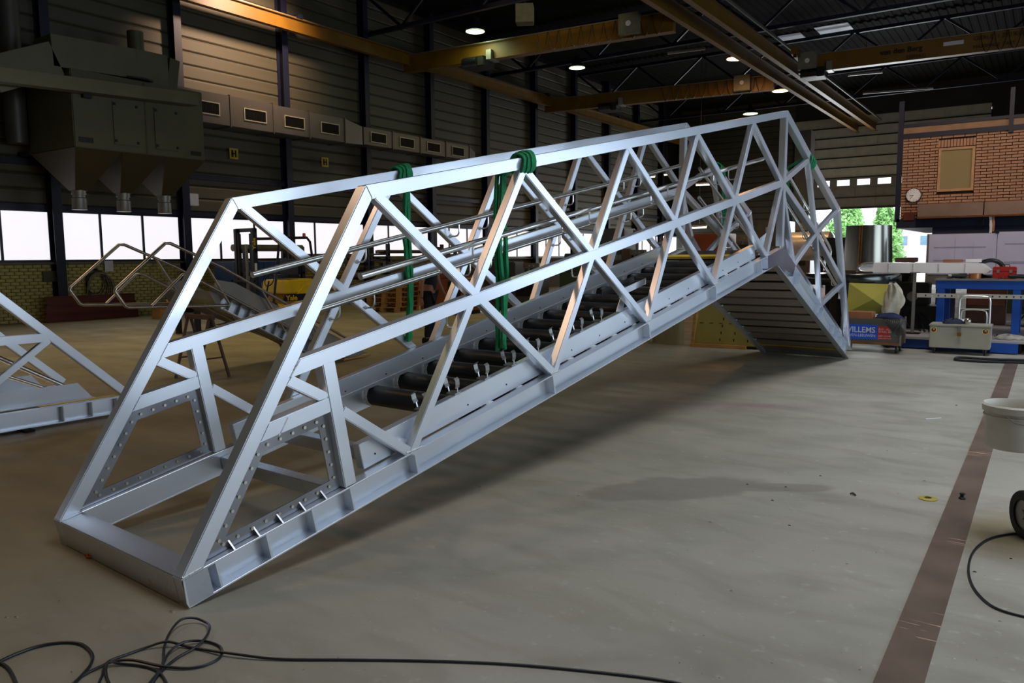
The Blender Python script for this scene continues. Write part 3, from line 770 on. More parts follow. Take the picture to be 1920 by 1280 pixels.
# ================================================================== FLOOR CABLES
def floor_curve(name, pix, r, label, lift=0, closed=False, k=10, bumps=()):
    pts = [on_z(px, py, r) for px, py in pix]
    P = spline(pts, k)
    for i, p in enumerate(P):
        t = i/len(P); p.z = r+.001+sum(h*math.exp(-((t-c0)/w)**2) for c0, w, h in bumps)
    o = MB().tube(P, r, 8).build(name, CABLE, None, smooth=True); return tag(o, label, 'cable')
floor_curve('power_cable', [(-60, 1330), (-20, 1262), (0, 1240), (60, 1215), (110, 1205), (150, 1207), (172, 1225), (170, 1245), (150, 1270), (125, 1295)], .0065,
            'black cable making a single arc in the bottom left corner', bumps=())
floor_curve('power_cable', [(-5, 1240), (15, 1252), (28, 1275), (36, 1300)], .0065, 'short end of black cable leaving the bottom left corner')
floor_curve('power_cable', [(120, 1300), (150, 1270), (190, 1250), (215, 1244), (250, 1243), (300, 1251), (355, 1253), (395, 1243), (415, 1228), (412, 1212), (385, 1203), (350, 1208), (318, 1226), (303, 1250), (290, 1275), (275, 1300)], .0055,
            'looped black cable on the floor, lower strands of the tangle', bumps=((.25, .1, .012), (.75, .06, .014)))
floor_curve('power_cable', [(170, 1310), (190, 1270), (200, 1243), (235, 1228), (280, 1214), (330, 1211), (375, 1217), (430, 1229), (520, 1236), (650, 1237), (800, 1239), (950, 1245), (1100, 1258), (1240, 1275), (1340, 1298)], .0055,
            'long black cable running from the tangle to the right along the bottom', bumps=((.33, .04, .018), (.5, .05, .01)))
floor_curve('power_cable', [(268, 1305), (300, 1262), (330, 1235), (370, 1213), (390, 1195), (393, 1180), (385, 1170), (368, 1166), (340, 1172), (318, 1192), (308, 1215), (305, 1245), (285, 1275), (262, 1300)], .0055,
            'black cable standing up in the tallest loop of the tangle', bumps=((.35, .1, .02), (.6, .1, .025)))
floor_curve('power_cable', [(215, 1300), (200, 1270), (202, 1252), (225, 1246), (262, 1248), (295, 1258), (312, 1280), (318, 1305)], .0055,
            'small inner loop of black cable at the bottom of the tangle', bumps=((.3, .1, .02),))
floor_curve('power_cable', [(1960, 1003), (1910, 1000), (1860, 1008), (1828, 1030), (1816, 1062), (1822, 1095), (1845, 1125), (1880, 1145), (1960, 1165)], .006,
            'black cable bowing in a half circle at the right edge')
floor_curve('air_hose', [(2000, 676), (1920, 675), (1850, 673), (1800, 670), (1791, 672), (1797, 675), (1850, 678), (1920, 680), (2000, 683)], .018,
            'thick black hose doubled back on the floor in front of the metal chest')

# ================================================================== small things lying on the floor
p = on_z(1740, 935)
g = empty('grinding_disc', (p.x, p.y, .001), label='yellow-brown grinding disc lying beside the rusty floor strip', cat='disc')
MB().lathe([(.011, 0), (.058, 0), (.058, .004), (.03, .004), (.022, .008), (.011, .008), (.011, 0)], 24).build('disc', mat('disc_yellow', '#a2912f', .6), g)
MB().lathe([(.011, .0085), (.022, .0085), (.022, .0095), (.011, .0095), (.011, .0085)], 16).build('hub_ring', BLACK, g)
p = on_z(1804, 936)
q = MB().lathe([(0, .0), (.02, 0), (.022, .01), (.014, .018), (.012, .03), (.019, .034), (.017, .04), (0, .042)], 10).build('bolt_end', DARKS, None, smooth=True, loc=(p.x, p.y, .001)); tag(q, 'small dark bolt stub standing on the rusty floor strip', 'bolt')
p = on_z(1594, 927)
q = MB().tube(spline([(0, 0, .006), (.015, .01, .012), (.03, 0, .006), (.035, -.015, .008), (.01, -.01, .014)], 3), .005, 6).build('metal_scrap', mat('rusty_scrap', '#33202a', .7), None, loc=(p.x, p.y, 0)); tag(q, 'curled dark metal scrap on the open grey floor', 'scrap')
p = on_z(160, 1043)
q = MB().tube(spline([(0, 0, .006), (.02, .01, .018), (.04, -.01, .01), (.055, .01, .006), (.03, .02, .01)], 3), .007, 6).build('paper_scrap', mat('orange_scrap', '#c04a22', .6), None, loc=(p.x, p.y, 0)); tag(q, 'crumpled orange scrap beside the foot beam of the bridge', 'scrap')
p = on_z(1735, 786); p2 = on_z(1765, 784)
q = MB().beam((p.x, p.y, .004), (p2.x, p2.y, .004), .012, .006).build('welding_rod', WHITE, None); tag(q, 'white strip lying alone on the right floor', 'strip')
CR = mat('crumb', '#8d8a80', .8); CRD = mat('crumb_dark', '#25221f', .8)
crumbs = [(322, 1147, 0), (12, 1158, 0), (112, 1127, 0), (1401, 908, 1), (1473, 913, 1), (1448, 938, 1), (1538, 892, 1), (1664, 845, 0), (1733, 902, 0), (1793, 760, 1), (1900, 845, 1), (1372, 1108, 0), (1480, 985, 1), (1588, 1057, 0),
          (1895, 1047, 1), (1827, 1072, 1), (1875, 1165, 0), (1332, 979, 0), (900, 913, 0), (1085, 930, 0), (1165, 915, 0), (760, 893, 0), (30, 1157, 0), (158, 690, 1), (135, 1260, 0), (560, 873, 0), (700, 915, 0), (285, 942, 1)]
for i, (px, py, dk_) in enumerate(crumbs):
    p = on_z(px, py); r = random.uniform(.005, .011)*(1+p.length*.04)
    q = MB().add([(-r, -r*.6, 0), (r*1.3, -r*.4, 0), (r, r*.9, 0), (-r*.8, r*.7, 0), (-r*.4, -.2*r, r*.6), (r*.6, .2*r, r*.5)],
                 [(3, 2, 1, 0), (0, 1, 5, 4), (1, 2, 5), (2, 3, 4, 5), (3, 0, 4)]).build('concrete_crumb', CRD if dk_ else CR, None, loc=(p.x, p.y, .0005))
    tag(q, ('dark grit crumb on the concrete floor' if dk_ else 'pale chip of grit on the concrete floor'), 'debris', 'dark grit crumbs on the floor' if dk_ else 'pale grit chips on the floor')

# ================================================================== BUCKET on a welding trolley at the right edge
TR = empty('trolley', (.14, 5.0, 0), .5, label='dark workshop trolley mostly cut off by the right edge, a rubber wheel showing', cat='trolley')
MB().box(.2, -.45, .44, .95, .4, .48).box(-.075, -.02, .45, .2, .02, .47).build('platform', DARKS, TR, .004)
MB().box(.22, -.43, .12, .26, .38, .16).build('frame_bar', DARKS, TR)
def wheel(parent, loc, r, w, name='wheel', axis='x'):
    m = MB(); ring = [(r*.62, -w/2), (r*.95, -w/2), (r, -w*.3), (r, w*.3), (r*.95, w/2), (r*.62, w/2), (r*.62, -w/2)]
    m.lathe(ring, 28)
    if axis == 'x': m.v = [(z, y, x) for x, y, z in m.v]
    else: m.v = [(x, z, y) for x, y, z in m.v]
    o = m.build(name, RUBBER, parent, smooth=True, loc=loc)
    h = MB(); h.lathe([(0, -w*.3), (r*.62, -w*.3), (r*.62, w*.3), (0, w*.3)], 20); h.lathe([(0, -w*.5), (r*.2, -w*.5), (r*.2, w*.5), (0, w*.5)], 12)
    if axis == 'x': h.v = [(z, y, x) for x, y, z in h.v]
    else: h.v = [(x, z, y) for x, y, z in h.v]
    h.build('hub', STEELG, o, smooth=True)
    return o
pw = on_z(1909, 1006); 
TRI = (Matrix.Translation(TR.location) @ Matrix.Rotation(.5, 4, 'Z')).inverted()
lw = TRI @ Vector((pw.x+.03, pw.y, .135))
wheel(TR, tuple(lw), .135, .05, axis='x')
MB().cyl((lw.x, lw.y, .135), (lw.x+.98, lw.y, .135), .012, 8).build('axle', STEELG, TR)
wheel(TR, (lw.x+.98, lw.y, .135), .135, .05, axis='x'); wheel(TR, (.18, -.36, .135), .135, .05, axis='x'); wheel(TR, (.8, -.36, .135), .135, .05, axis='x')
MB().tube([(-.06, 0, .46), (-.06, 0, .86), (-.07, -.01, .88), (-.10, -.03, .88), (-.12, -.05, .83)], .01, 8).build('hook_post', STEELG, TR)
for x in (.24, .9):
    for y in (-.4, .35): MB().box(x-.02, y-.02, .13, x+.02, y+.02, .44).build('leg', DARKS, TR)
bk_c = CAM + ray(1903, 838)*4.3   # hangs on the hook post of the trolley
bk = empty('bucket', (bk_c.x, bk_c.y, bk_c.z), label='dirty white plastic bucket at the right edge with rods standing in it', cat='bucket')
BKT = mat('dirty_white_plastic', '#c6c3b6', .5, 0, .12, 5)
MB().lathe([(0, .0), (.142, 0), (.148, .012), (.152, .20), (.166, .202), (.168, .235), (.160, .245), (.156, .235), (.150, .20), (.143, .014), (0, .012)], 40).build('body', BKT, bk, smooth=True)
MB().lathe([(.152, .175), (.160, .176), (.160, .182), (.152, .183)], 40).build('rim_ring', BKT, bk, smooth=True)
MB().tube(spline([(-.05, -.164, .20), (0, -.178, .165), (.06, -.165, .16), (.12, -.13, .17)], 5), .003, 6).build('wire_handle', STEELG, bk, smooth=True)
q = MB().cyl((bk_c.x-.02, bk_c.y-.02, bk_c.z+.015), (bk_c.x+.13, bk_c.y+.10, bk_c.z+.31), .004, 8).build('welding_rod', RUST, None); tag(q, 'brown rod leaning in the white bucket', 'rod')
q = MB().cyl((bk_c.x-.05, bk_c.y+.05, bk_c.z+.015), (bk_c.x-.075, bk_c.y+.075, bk_c.z+.16), .003, 8).build('welding_rod', DARKS, None); tag(q, 'short dark rod at the back inside the white bucket', 'rod')
# ================================================================== CRANES AND THINGS UP HIGH
def ibeam(m, p0, p1, h, fw, tf=.025, tw=.012):
    """I section between two points at same-ish height; p = centre of the section"""
    p0, p1 = Vector(p0), Vector(p1); z = Vector((0, 0, 1))
    m.beam(p0+z*(h/2-tf/2), p1+z*(h/2-tf/2), fw, tf); m.beam(p0-z*(h/2-tf/2), p1-z*(h/2-tf/2), fw, tf); m.beam(p0, p1, tw, h-2*tf)
    return m
def runway(x, z, h, y0, y1, label, fw=.2):
    e = empty('crane_runway', (x, 0, z), label=label, cat='crane rail')
    ibeam(MB(), (0, y0, 0), (0, y1, 0), h, fw).build('girder', YEL, e)
    MB().box(-.03, y0, h/2, .03, y1, h/2+.05).build('rail', STEELG, e)
    b0 = None
    y = 10.3
    while y < y1:
        if b0 is None: b0 = MB().box(-.12, -.1, h/2+.0, .12, .1, h/2+.14).build('hanger', NAVY, e); b0.location = (0, y, 0)
        else: inst(b0, (0, y, 0), parent=e)
        y += 7.75
    return e
runway(-20.9, 9.22, .45, -6, 51, 'yellow crane runway girder along the left wall')
runway(-10.15, 9.25, .5, 10, 52.4, 'yellow crane runway girder in mid roof, left one of the pair')
runway(-9.15, 9.25, .5, 10, 52.4, 'yellow crane runway girder in mid roof, right one of the pair')
MB_ = MB().beam((-8.85, 10, 9.62), (-8.85, 52.4, 9.62), .05, .09); q = MB_.build('conductor_rail', STEELG, None); tag(q, 'thin grey conductor rail running beside the right runway girder', 'rail')
def crane(p0, p1, h, label, boxat=None, name=None):
    p0, p1 = Vector(p0), Vector(p1); mid = (p0+p1)/2; d = (p1-p0).normalized(); L_ = (p1-p0).length
    e = empty('overhead_crane', tuple(mid), math.atan2(d.y, d.x), label=label, cat='crane')
    # trapezoid-ended box girder
    MB().prism([(-L_/2, -h/2), (L_/2, -h/2), (L_/2, h/2), (-L_/2, h/2)], -.13, .13, 1).box(-L_/2, -.17, -h/2-.02, L_/2, .17, -h/2).build('girder', YEL, e, .006)
    for x in (-L_/2+.02, L_/2-.02):
        MB().box(x-.13, -1.1, h/2-.12, x+.13, 1.1, h/2+.16).build('end_carriage', YEL, e, .01)
        for y in (-.95, .95): MB().cyl((x-.05, y, h/2-.10), (x+.05, y, h/2-.10), .13, 14).build('crane_wheel', DARKS, e, smooth=True)
    # hoist trolley
    hx = -L_*(.18 if not name else .44)
    MB().box(hx-.55, -.4, -h/2-.26, hx+.35, .4, -h/2+.1).build('hoist_body', DARKS, e, .02)
    MB().tube([(hx-.5, -.42, -h/2-.1), (hx+.1, -.42, -h/2-.1)], .16, 16).build('hoist_drum', BLACK, e, smooth=True)
    MB().box(hx+.4, -.3, -h/2-.05, hx+.62, .3, -h/2+.3).build('hoist_motor', STEELG, e, .01)
    # festoon cable
    fx = -L_/2+.6; rail = MB().beam((-L_/2+.3, -.22, h/2-.03), (L_/2-.3, -.22, h/2-.03), .03, .03).build('festoon_track', STEELG, e)
    lp = MB(); x = L_*.05
    while x < L_/2-.6:
        lp.tube(spline([(x, -.24, h/2-.05), (x+.08, -.25, -h*.25), (x+.2, -.26, -h*.62), (x+.32, -.25, -h*.25), (x+.4, -.24, h/2-.05)], 4), .012, 6); x += .42
    lp.build('festoon_cable', BLACK, e, smooth=True)
    if boxat is not None:
        MB().box(boxat-.45, -.45, -.28, boxat+.25, -.2, .38).build('control_cabinet', mat('cabinet_grey', '#6e6b58', .5), e, .01)
        MB().cyl((boxat-.1, -.46, .05), (boxat-.1, -.45, .05), .09, 16).build('cabinet_dial', WHITE, e)
    if name:
        text('lettering', name[0], .27, (name[2]-.35, -.175, -.04), (PI/2, 0, 0), BLACK, e, .003, bold=.004)
        text('lettering', name[1], .19, (name[2]+.55, -.175, -h/2+.03), (PI/2, 0, 0), mat('letter_brown', '#2c1804', .5), e, .003)
        MB().box(name[2]+1.75, -.178, -.0, name[2]+2.4, -.172, .14).build('name_plate', WHITE, e)
        text('lettering', 'GIERLE  1.250 KG', .2, (name[2]+2.7, -.175, .06), (PI/2, 0, 0), mat('letter_brown', '#2c1804', .5), e, .002)
        text('lettering', 'MAXIMALE  LAST', .17, (name[2]+2.7, -.175, -.22), (PI/2, 0, 0), mat('letter_brown', '#2c1804', .5), e, .002)
    return e
crane((-21.2, 23.6, 9.1), (-10.4, 24.5, 9.1), .62, 'nearest yellow overhead crane, spanning the roof left of centre', boxat=4.1)
crane((-21.3, 34.1, 9.1), (-10.4, 35.5, 9.1), .62, 'farther yellow overhead crane in the left bay, lit orange by a lamp', boxat=4.3)
crane((-8.75, 33.2, 9.15), (2.6, 34.0, 9.15), .66, 'yellow overhead crane with dark lettering in the right bay', boxat=-5.2, name=('van den Berg', 'DEMAG', -2.35))

# high bay lamps
LG = mat('lamp_green', (.72, 1, .55, 1), .4, 0, .02, 3, emit=5); LO = mat('lamp_orange', (1, .55, .22, 1), .4, 0, .02, 3, emit=9)
LG2 = mat('lamp_green_core', (.9, 1, .8, 1), .4, 0, .02, 3, emit=7)
def lamp(px, py, z, r, warm, label):
    p = on_z(px, py, z); e = empty('high_bay_lamp', tuple(p), label=label, cat='lamp')
    MB().lathe([(.06, .5), (.12, .48), (.15, .3), (r*.7, .14), (r, 0), (r*.97, 0), (r*.66, .13), (.1, .28)], 28).build('reflector_shade', DARKS if not warm else mat('warm_shade', '#4a2c1c', .5, .5), e, smooth=True)
    MB().lathe([(0, .03), (r*.94, .03), (r*.94, .015), (0, .012)], 28).build('lens', LO if warm else LG, e)
    MB().cyl((0, 0, .45), (0, 0, 11.603-z), .012, 6).build('suspension', BLACK, e)
    l = bpy.data.lights.new('lamp_bulb', 'SPOT'); l.energy = 900 if warm else 160; l.color = (1, .48, .18) if warm else (.8, 1, .55); l.spot_size = 3.08; l.spot_blend = .8; l.shadow_soft_size = r
    o = bpy.data.objects.new('lamp_bulb', l); COL.objects.link(o); o.parent = e; o.location = (0, 0, -.02)
lamp(891, 60, 9.6, .36, 0, 'greenish high bay lamp nearest the camera, above the near crane')
lamp(1082, 128, 9.6, .36, 0, 'greenish high bay lamp between the two left cranes')
lamp(1380, 111, 9.6, .40, 1, 'orange high bay lamp above the lit crane girder')
lamp(1464, 171, 9.4, .42, 1, 'orange high bay lamp beneath the runway crossing')
lamp(1407, 214, 9.0, .40, 0, 'greenish high bay lamp just above the bridge apex')
p = on_x(452, 25, -20.4)
l = bpy.data.lights.new('wall_lamp_glow', 'SPOT'); l.energy = 2600; l.color = (1, .68, .48); l.spot_size = 1.5; l.spot_blend = 1; l.shadow_soft_size = .3
o = bpy.data.objects.new('wall_lamp_glow', l); COL.objects.link(o); o.location = (-18.0, 16.4, 10.3); o.rotation_euler = Vector((-.85, 0.0, -.45)).to_track_quat('-Z', 'Y').to_euler()
# fluorescent tubes
FT_ = mat('tube_light', (1, 1, .96, 1), .4, 0, .02, 3, emit=4)
def fluo(px, py, y, ln, label):
    p = on_y(px, py, y); e = empty('tube_lamp', tuple(p), label=label, cat='lamp')
    MB().box(-ln/2, -.06, .02, ln/2, .06, .1).build('housing', WHITE, e); MB().cyl((-ln/2+.03, 0, 0), (ln/2-.03, 0, 0), .05, 10).build('tube', FT_, e)
    MB().cyl((0, 0, .1), (0, 0, 11.603-p.z), .008, 6).build('suspension', BLACK, e)
fluo(1319, 346, 40, .85, 'white tube lamp behind the upper handrail of the bridge')
fluo(1311, 426, 36, .75, 'white tube lamp low behind the middle rail of the bridge')
fluo(1224, 331, 44, .3, 'small white tube lamp far behind the bridge')
fluo(1250, 327, 43, .35, 'short white tube lamp right of the small far one')
GT = mat('dim_tube', '#8c8a80', .5)
for i, (a_, b_, lb) in enumerate((((1252, 100), (1322, 91), 'unlit tube fitting above the far left crane'), ((1590, 141), (1655, 135), 'unlit tube fitting under the lettered crane'), ((1618, 175), (1750, 165), 'long unlit tube fitting under the right bay roof'))):
    p0, p1 = on_z(*a_, 9.7), on_z(*b_, 9.7); mid = (p0+p1)/2; q = empty('tube_lamp', tuple(mid), label=lb, cat='lamp'); MB().beam(p0-mid, p1-mid, .12, .08).build('housing', GT, q); MB().cyl((0, 0, 0), (0, 0, 11.603-mid.z), .01, 6).build('suspension', BLACK, q)

# small yellow signs and boxes on the cladding
for (px, py, lb) in ((438, 288, 'small yellow sign on the cladding, beside the dust collector'), (609, 304, 'small yellow sign on the cladding, right of the first column')):
    p = on_x(px, py, XW+.16); e = empty('wall_sign', tuple(p), label=lb, cat='sign')
    MB().box(0, -.16, -.17, .02, .16, .17).build('plate', mat('sign_yellow', '#b39a1e', .5), e)
    MB().box(.02, -.10, -.11, .024, -.02, .11).box(.02, .03, -.11, .024, .09, .11).box(.02, -.10, -.02, .024, .09, .02).build('symbol', BLACK, e)
p = on_x(364, 374, XW+.3); q = MB().box(-.2, -.16, -.18, .0, .16, .18).build('junction_box', WHITE, None, .01, loc=tuple(p)); tag(q, 'small white junction box above the windows', 'box')
for (px, py) in ((984, 27),):
    p = on_z(px, py, 9.9); e = empty('speaker_box', tuple(p), .5, label='grey box hanging under the roof above the near crane', cat='box')
    MB().box(-.3, -.25, -.32, .3, .25, .3).build('case', mat('cabinet_grey', '#6e6b58', .5), e, .01); MB().box(-.03, -.03, .3, .03, .03, 1.5).build('hanger', BLACK, e)

# ================================================================== AIR DUCT with grilles
DU = empty('air_duct', (-21.15, 0, 0), label='long grey rectangular air duct with grilles on the left wall', cat='duct')
DUC = mat('duct_grey', '#6d675f', .45, .5, .1, 1)
ys = [13.95, 15.05, 16.45, 17.85, 19.2, 20.3]
g0 = None; GFR = mat('grille_frame', '#b0a98c', .5)
def grille(y, z):
    global g0
    if g0 is None:
        g0 = empty('grille', (0, 0, 0)); g0.parent = DU
        fr = MB().box(.0, -.42, -.19, .03, .42, -.16).box(0, -.42, .16, .03, .42, .19).box(0, -.42, -.16, .03, -.39, .16).box(0, .39, -.16, .03, .42, .16).build('grille_frame', GFR, g0)
        MB().box(-.0, -.39, -.16, .006, .39, .16).build('grille_back', BLACK, g0)
        sl = MB()
        for k in range(16): sl.box(.006, -.385+k*.05, -.16, .02, -.375+k*.05, .16)
        sl.build('slat', DARKS, g0); q = g0
    else: q = copy_tree(g0, DU)
    q.location = (.352, y, z)
yy = 13.9
segs = [(13.4, 15.2, .9), (15.2, 16.8, .9), (16.8, 18.3, .86), (18.3, 19.9, .82)]
for (a_, b_, h) in segs:
    MB().box(-.5, a_+.012, 6.08-h/2, .35, b_-.012, 6.08+h/2).build('duct_section', DUC, DU, .008)
    MB().box(-.53, b_-.02, 6.05-h/2, .38, b_+.02, 6.11+h/2).build('duct_flange', DUC, DU); grille((a_+b_)/2+.1, 6.06)
MB().add([(-.5, 19.95, 5.66), (.35, 19.95, 5.66), (.35, 19.95, 6.49), (-.5, 19.95, 6.49), (-.5, 20.9, 5.72), (.2, 20.9, 5.72), (.2, 20.9, 6.36), (-.5, 20.9, 6.36)],
         [(0,1,2,3), (7,6,5,4), (0,4,5,1), (1,5,6,2), (2,6,7,3), (3,7,4,0)]).build('duct_reducer', DUC, DU)
segs = [(20.95, 22.5, .62), (22.5, 24.1, .62), (24.1, 25.7, .6), (25.7, 27.3, .58)]
for (a_, b_, h) in segs:
    MB().box(-.5, a_+.012, 6.06-h/2, .2, b_-.012, 6.06+h/2).build('duct_section', DUC, DU, .008)
    MB().box(-.53, b_-.02, 6.03-h/2, .23, b_+.02, 6.09+h/2).build('duct_flange', DUC, DU); grille((a_+b_)/2, 6.05)
    bpy.context.view_layer.update()
for q in [o for o in DU.children if o.name.startswith('grille') and o.location.y > 20.9]: q.location.x = .202
MB().add([(-.5, 27.32, 5.79), (.2, 27.32, 5.79), (.2, 27.32, 6.33), (-.5, 27.32, 6.33), (-.5, 28.1, 5.95), (-.1, 28.1, 5.95), (-.1, 28.1, 6.2), (-.5, 28.1, 6.2)],
         [(0,1,2,3), (7,6,5,4), (0,4,5,1), (1,5,6,2), (2,6,7,3), (3,7,4,0)]).build('duct_reducer', DUC, DU)

# ================================================================== DUST COLLECTOR
DC = empty('dust_collector', (-20.3, 11.3, 0), label='olive dust collector with three hoppers hung high on the left wall', cat='dust collector')
OLV = mat('olive_paint', '#4c4a2c', .5, .1, .12, 1.2, .04, 5); OLD = mat('olive_hopper', '#443a24', .55, .1, .12, 1.2)
MB().box(-.9, -1.72, 4.25, 1.3, 1.72, 6.05).build('body', OLV, DC, .02)
for (a_, b_) in ((-1.72, -.58), (-.58, .56), (.56, 1.72)):
    cy = (a_+b_)/2; n_ = .16
    MB().add([(-.9, a_, 4.25), (1.3, a_, 4.25), (1.3, b_, 4.25), (-.9, b_, 4.25), (.2-n_, cy-n_, 3.33), (.2+n_, cy-n_, 3.33), (.2+n_, cy+n_, 3.33), (.2-n_, cy+n_, 3.33)],
             [(3,2,1,0), (4,5,6,7), (0,1,5,4), (1,2,6,5), (2,3,7,6), (3,0,4,7)]).build('hopper', OLD, DC, .006)
    MB().lathe([(.17, 3.34), (.17, 3.24), (.15, 3.24), (.15, 3.16), (.17, 3.14), (.17, 2.9), (.18, 2.86), (0, 2.86)], 20, (.2, cy, 0)).build('spout', STEELG, DC, smooth=True)
for y in (-.45, .62):
    d = MB().box(1.3, y-.32, 4.42, 1.33, y+.32, 5.45).build('access_door', OLV, DC, .006)
    hs = MB()
    for (dy, dz) in ((-.28, 4.5), (.28, 4.5), (-.28, 5.38), (.28, 5.38)): hs.box(1.33, y+dy-.025, dz-.03, 1.36, y+dy+.025, dz+.03)
    tag(hs.build('door_latch', DARKS, d), kind='stuff')
MB().box(1.3, -1.62, 4.38, 1.315, -1.28, 4.5).build('name_plate', DARKS, DC); MB().box(1.3, 1.3, 4.36, 1.315, 1.6, 4.47).build('name_plate', DARKS, DC)
MB().box(1.3, .06, 4.26, 1.312, .10, 6.03).build('seam_rib', OLD, DC)
MB().box(1.3, -1.5, 5.4, 1.42, -1.3, 5.7).build('switch_box', DARKS, DC, .005)
for y in (-1.7, 1.7): MB().beam((-1.5, y, 4.3), (-.88, y, 4.3), .1).build('wall_bracket', NAVY, DC)
# duct on top
DD = empty('exhaust_duct', (-19.6, 0, 0), label='olive square duct bending over the top of the dust collector', cat='duct')
DGR = mat('duct_olive', '#67634b', .4, .5, .12, 1.2, .05, 6)
def duct(name, pts, parent, hw, hh, m):
    """square duct following pts in the y,z plane"""
    for i in range(len(pts)-1):
        (y0, z0), (y1, z1) = pts[i], pts[i+1]; d = Vector((y1-y0, z1-z0)).normalized(); n = Vector((-d.y, d.x))*hh
        MB().prism([(y0-n.x, z0-n.y), (y1-n.x, z1-n.y), (y1+n.x, z1+n.y), (y0+n.x, z0+n.y)], -hw, hw, 0).build(name, m, parent, .008)
duct('duct_section', [(7.4, 5.55), (8.0, 5.55)], DD, .42, .42, DGR)
duct('duct_section', [(8.0, 5.62), (9.4, 6.25)], DD, .42, .38, DGR)
duct('duct_section', [(9.3, 6.42), (11.35, 6.5)], DD, .42, .36, DGR)
duct('duct_section', [(11.35, 6.45), (12.2, 6.45)], DD, .40, .42, DGR)
duct('duct_section', [(12.22, 6.4), (12.5, 6.35)], DD, .36, .46, OLV)
MB().cyl((-.2, 11.7, 6.85), (-.2, 11.7, 7.45), .2, 18).build('stub_pipe', OLV, DD, smooth=True)
MB().lathe([(.19, 6.0), (.55, 6.12), (.55, 6.16), (.19, 6.08)], 20, (0, 11.4, 0)).build('fan_housing', DARKS, DD, smooth=True)
q = MB(); a_, b_ = on_x(0, 150, -18.7), on_x(345, 182, -18.7)
q.beam((-18.7, 7.6, 5.52), (-18.7, 12.6, 5.75), .34, .3); q = q.build('cable_tray', DGR, None, .01); tag(q, 'long olive tray crossing in front of the dust collector', 'tray')
q = MB().cyl((-21.3, 9.35, 4.5), (-21.3, 9.35, ZC-.1), .24, 20).build('down_pipe', mat('pipe_grey', '#55524a', .45, .4, .1, 2), None, smooth=True); tag(q, 'vertical grey round pipe on the left wall near the corner of the frame', 'pipe')
# ================================================================== ALONG THE LEFT WALL
# red steel beams lying against the brick
p = 10.2
for i, (dz, dx, lb) in enumerate(((0, 0, 'bottom red-brown steel beam of the stack by the brick wall'), (.222, .04, 'middle red-brown steel beam of the stack by the brick wall'), (.444, .07, 'top red-brown steel beam of the stack by the brick wall'))):
    e = empty('steel_beam', (-21.35, 10.95, .005+dz), label=lb, cat='steel beam', group='red-brown beams stacked by the brick wall')
    MB().box(-.08, -1.25+dx, 0, .08, 1.25-dx, .014).box(-.08, -1.25+dx, .206, .08, 1.25-dx, .22).build('flange', RUST, e)
    MB().box(.02, -1.25+dx, .014, .035, 1.25-dx, .206).build('web', RUST, e)
# hose coil on the wall
hc = empty('hose_coil', (XW+.08, 11.25, 1.02), label='dark coiled hoses hanging on the yellow brick wall', cat='hose')
for k in range(9):
    r = .26+.03*k+random.uniform(-.01, .02); pts = []
    for a in range(28):
        an = 2*PI*a/28; pts.append((.03+.011*k+.008*math.sin(3*an+k), r*.85*math.cos(an)+.02*k, r*1.25*math.sin(an)-.05*k))
    MB().tube(pts, .012, 6, closed=True).build('hose_turn', CABLE if k < 6 else mat('pale_hose', '#7a7453', .6), hc, smooth=True)
MB().beam((0, 0, .32), (.2, 0, .34), .04).build('hook', DARKS, hc)
p = on_x(204, 498, XW+.1); q = MB().box(0, -.12, -.16, .015, .12, .14).build('notice_sheet', WHITE, None, loc=tuple(p)); tag(q, 'white sheet of paper pinned beside the column above the hoses', 'paper')
p = on_x(98, 518, XW+.02); q = MB().box(0, -.25, -.14, .06, .25, .14).build('wall_cabinet', mat('olive_box', '#4b4a2c', .6), None, .006, loc=tuple(p)); tag(q, 'small olive box fixed on the brick wall below the window', 'box')
# blue cabinet
e = empty('blue_cabinet', (-20.2, 15.3, 0), label='dark blue cabinet against the wall, left of the forklift mast', cat='cabinet')
DB = mat('cabinet_blue', '#1f3a66', .5, 0, .12, 2)
MB().box(-.5, -1.0, .08, .5, 1.0, 1.52).build('body', DB, e, .01)
for y in (-.5, .5): d = MB().box(.5, y-.47, .14, .52, y+.47, 1.46).build('door', DB, e, .004); MB().box(.52, y*.2-.02, .75, .545, y*.2+.02, .9).build('handle', STEELG, d)
MB().box(-.45, -.95, 0, .45, .95, .08).build('plinth', BLACK, e)
q = MB().box(-.05, -.05, 0, .05, .05, 1.05).build('timber_post', WOOD, None, .004, loc=(-16.9, 12.9, 0)); q.rotation_euler = (.06, .05, 0); tag(q, 'pale upright timber standing in front of the blue cabinet', 'timber')
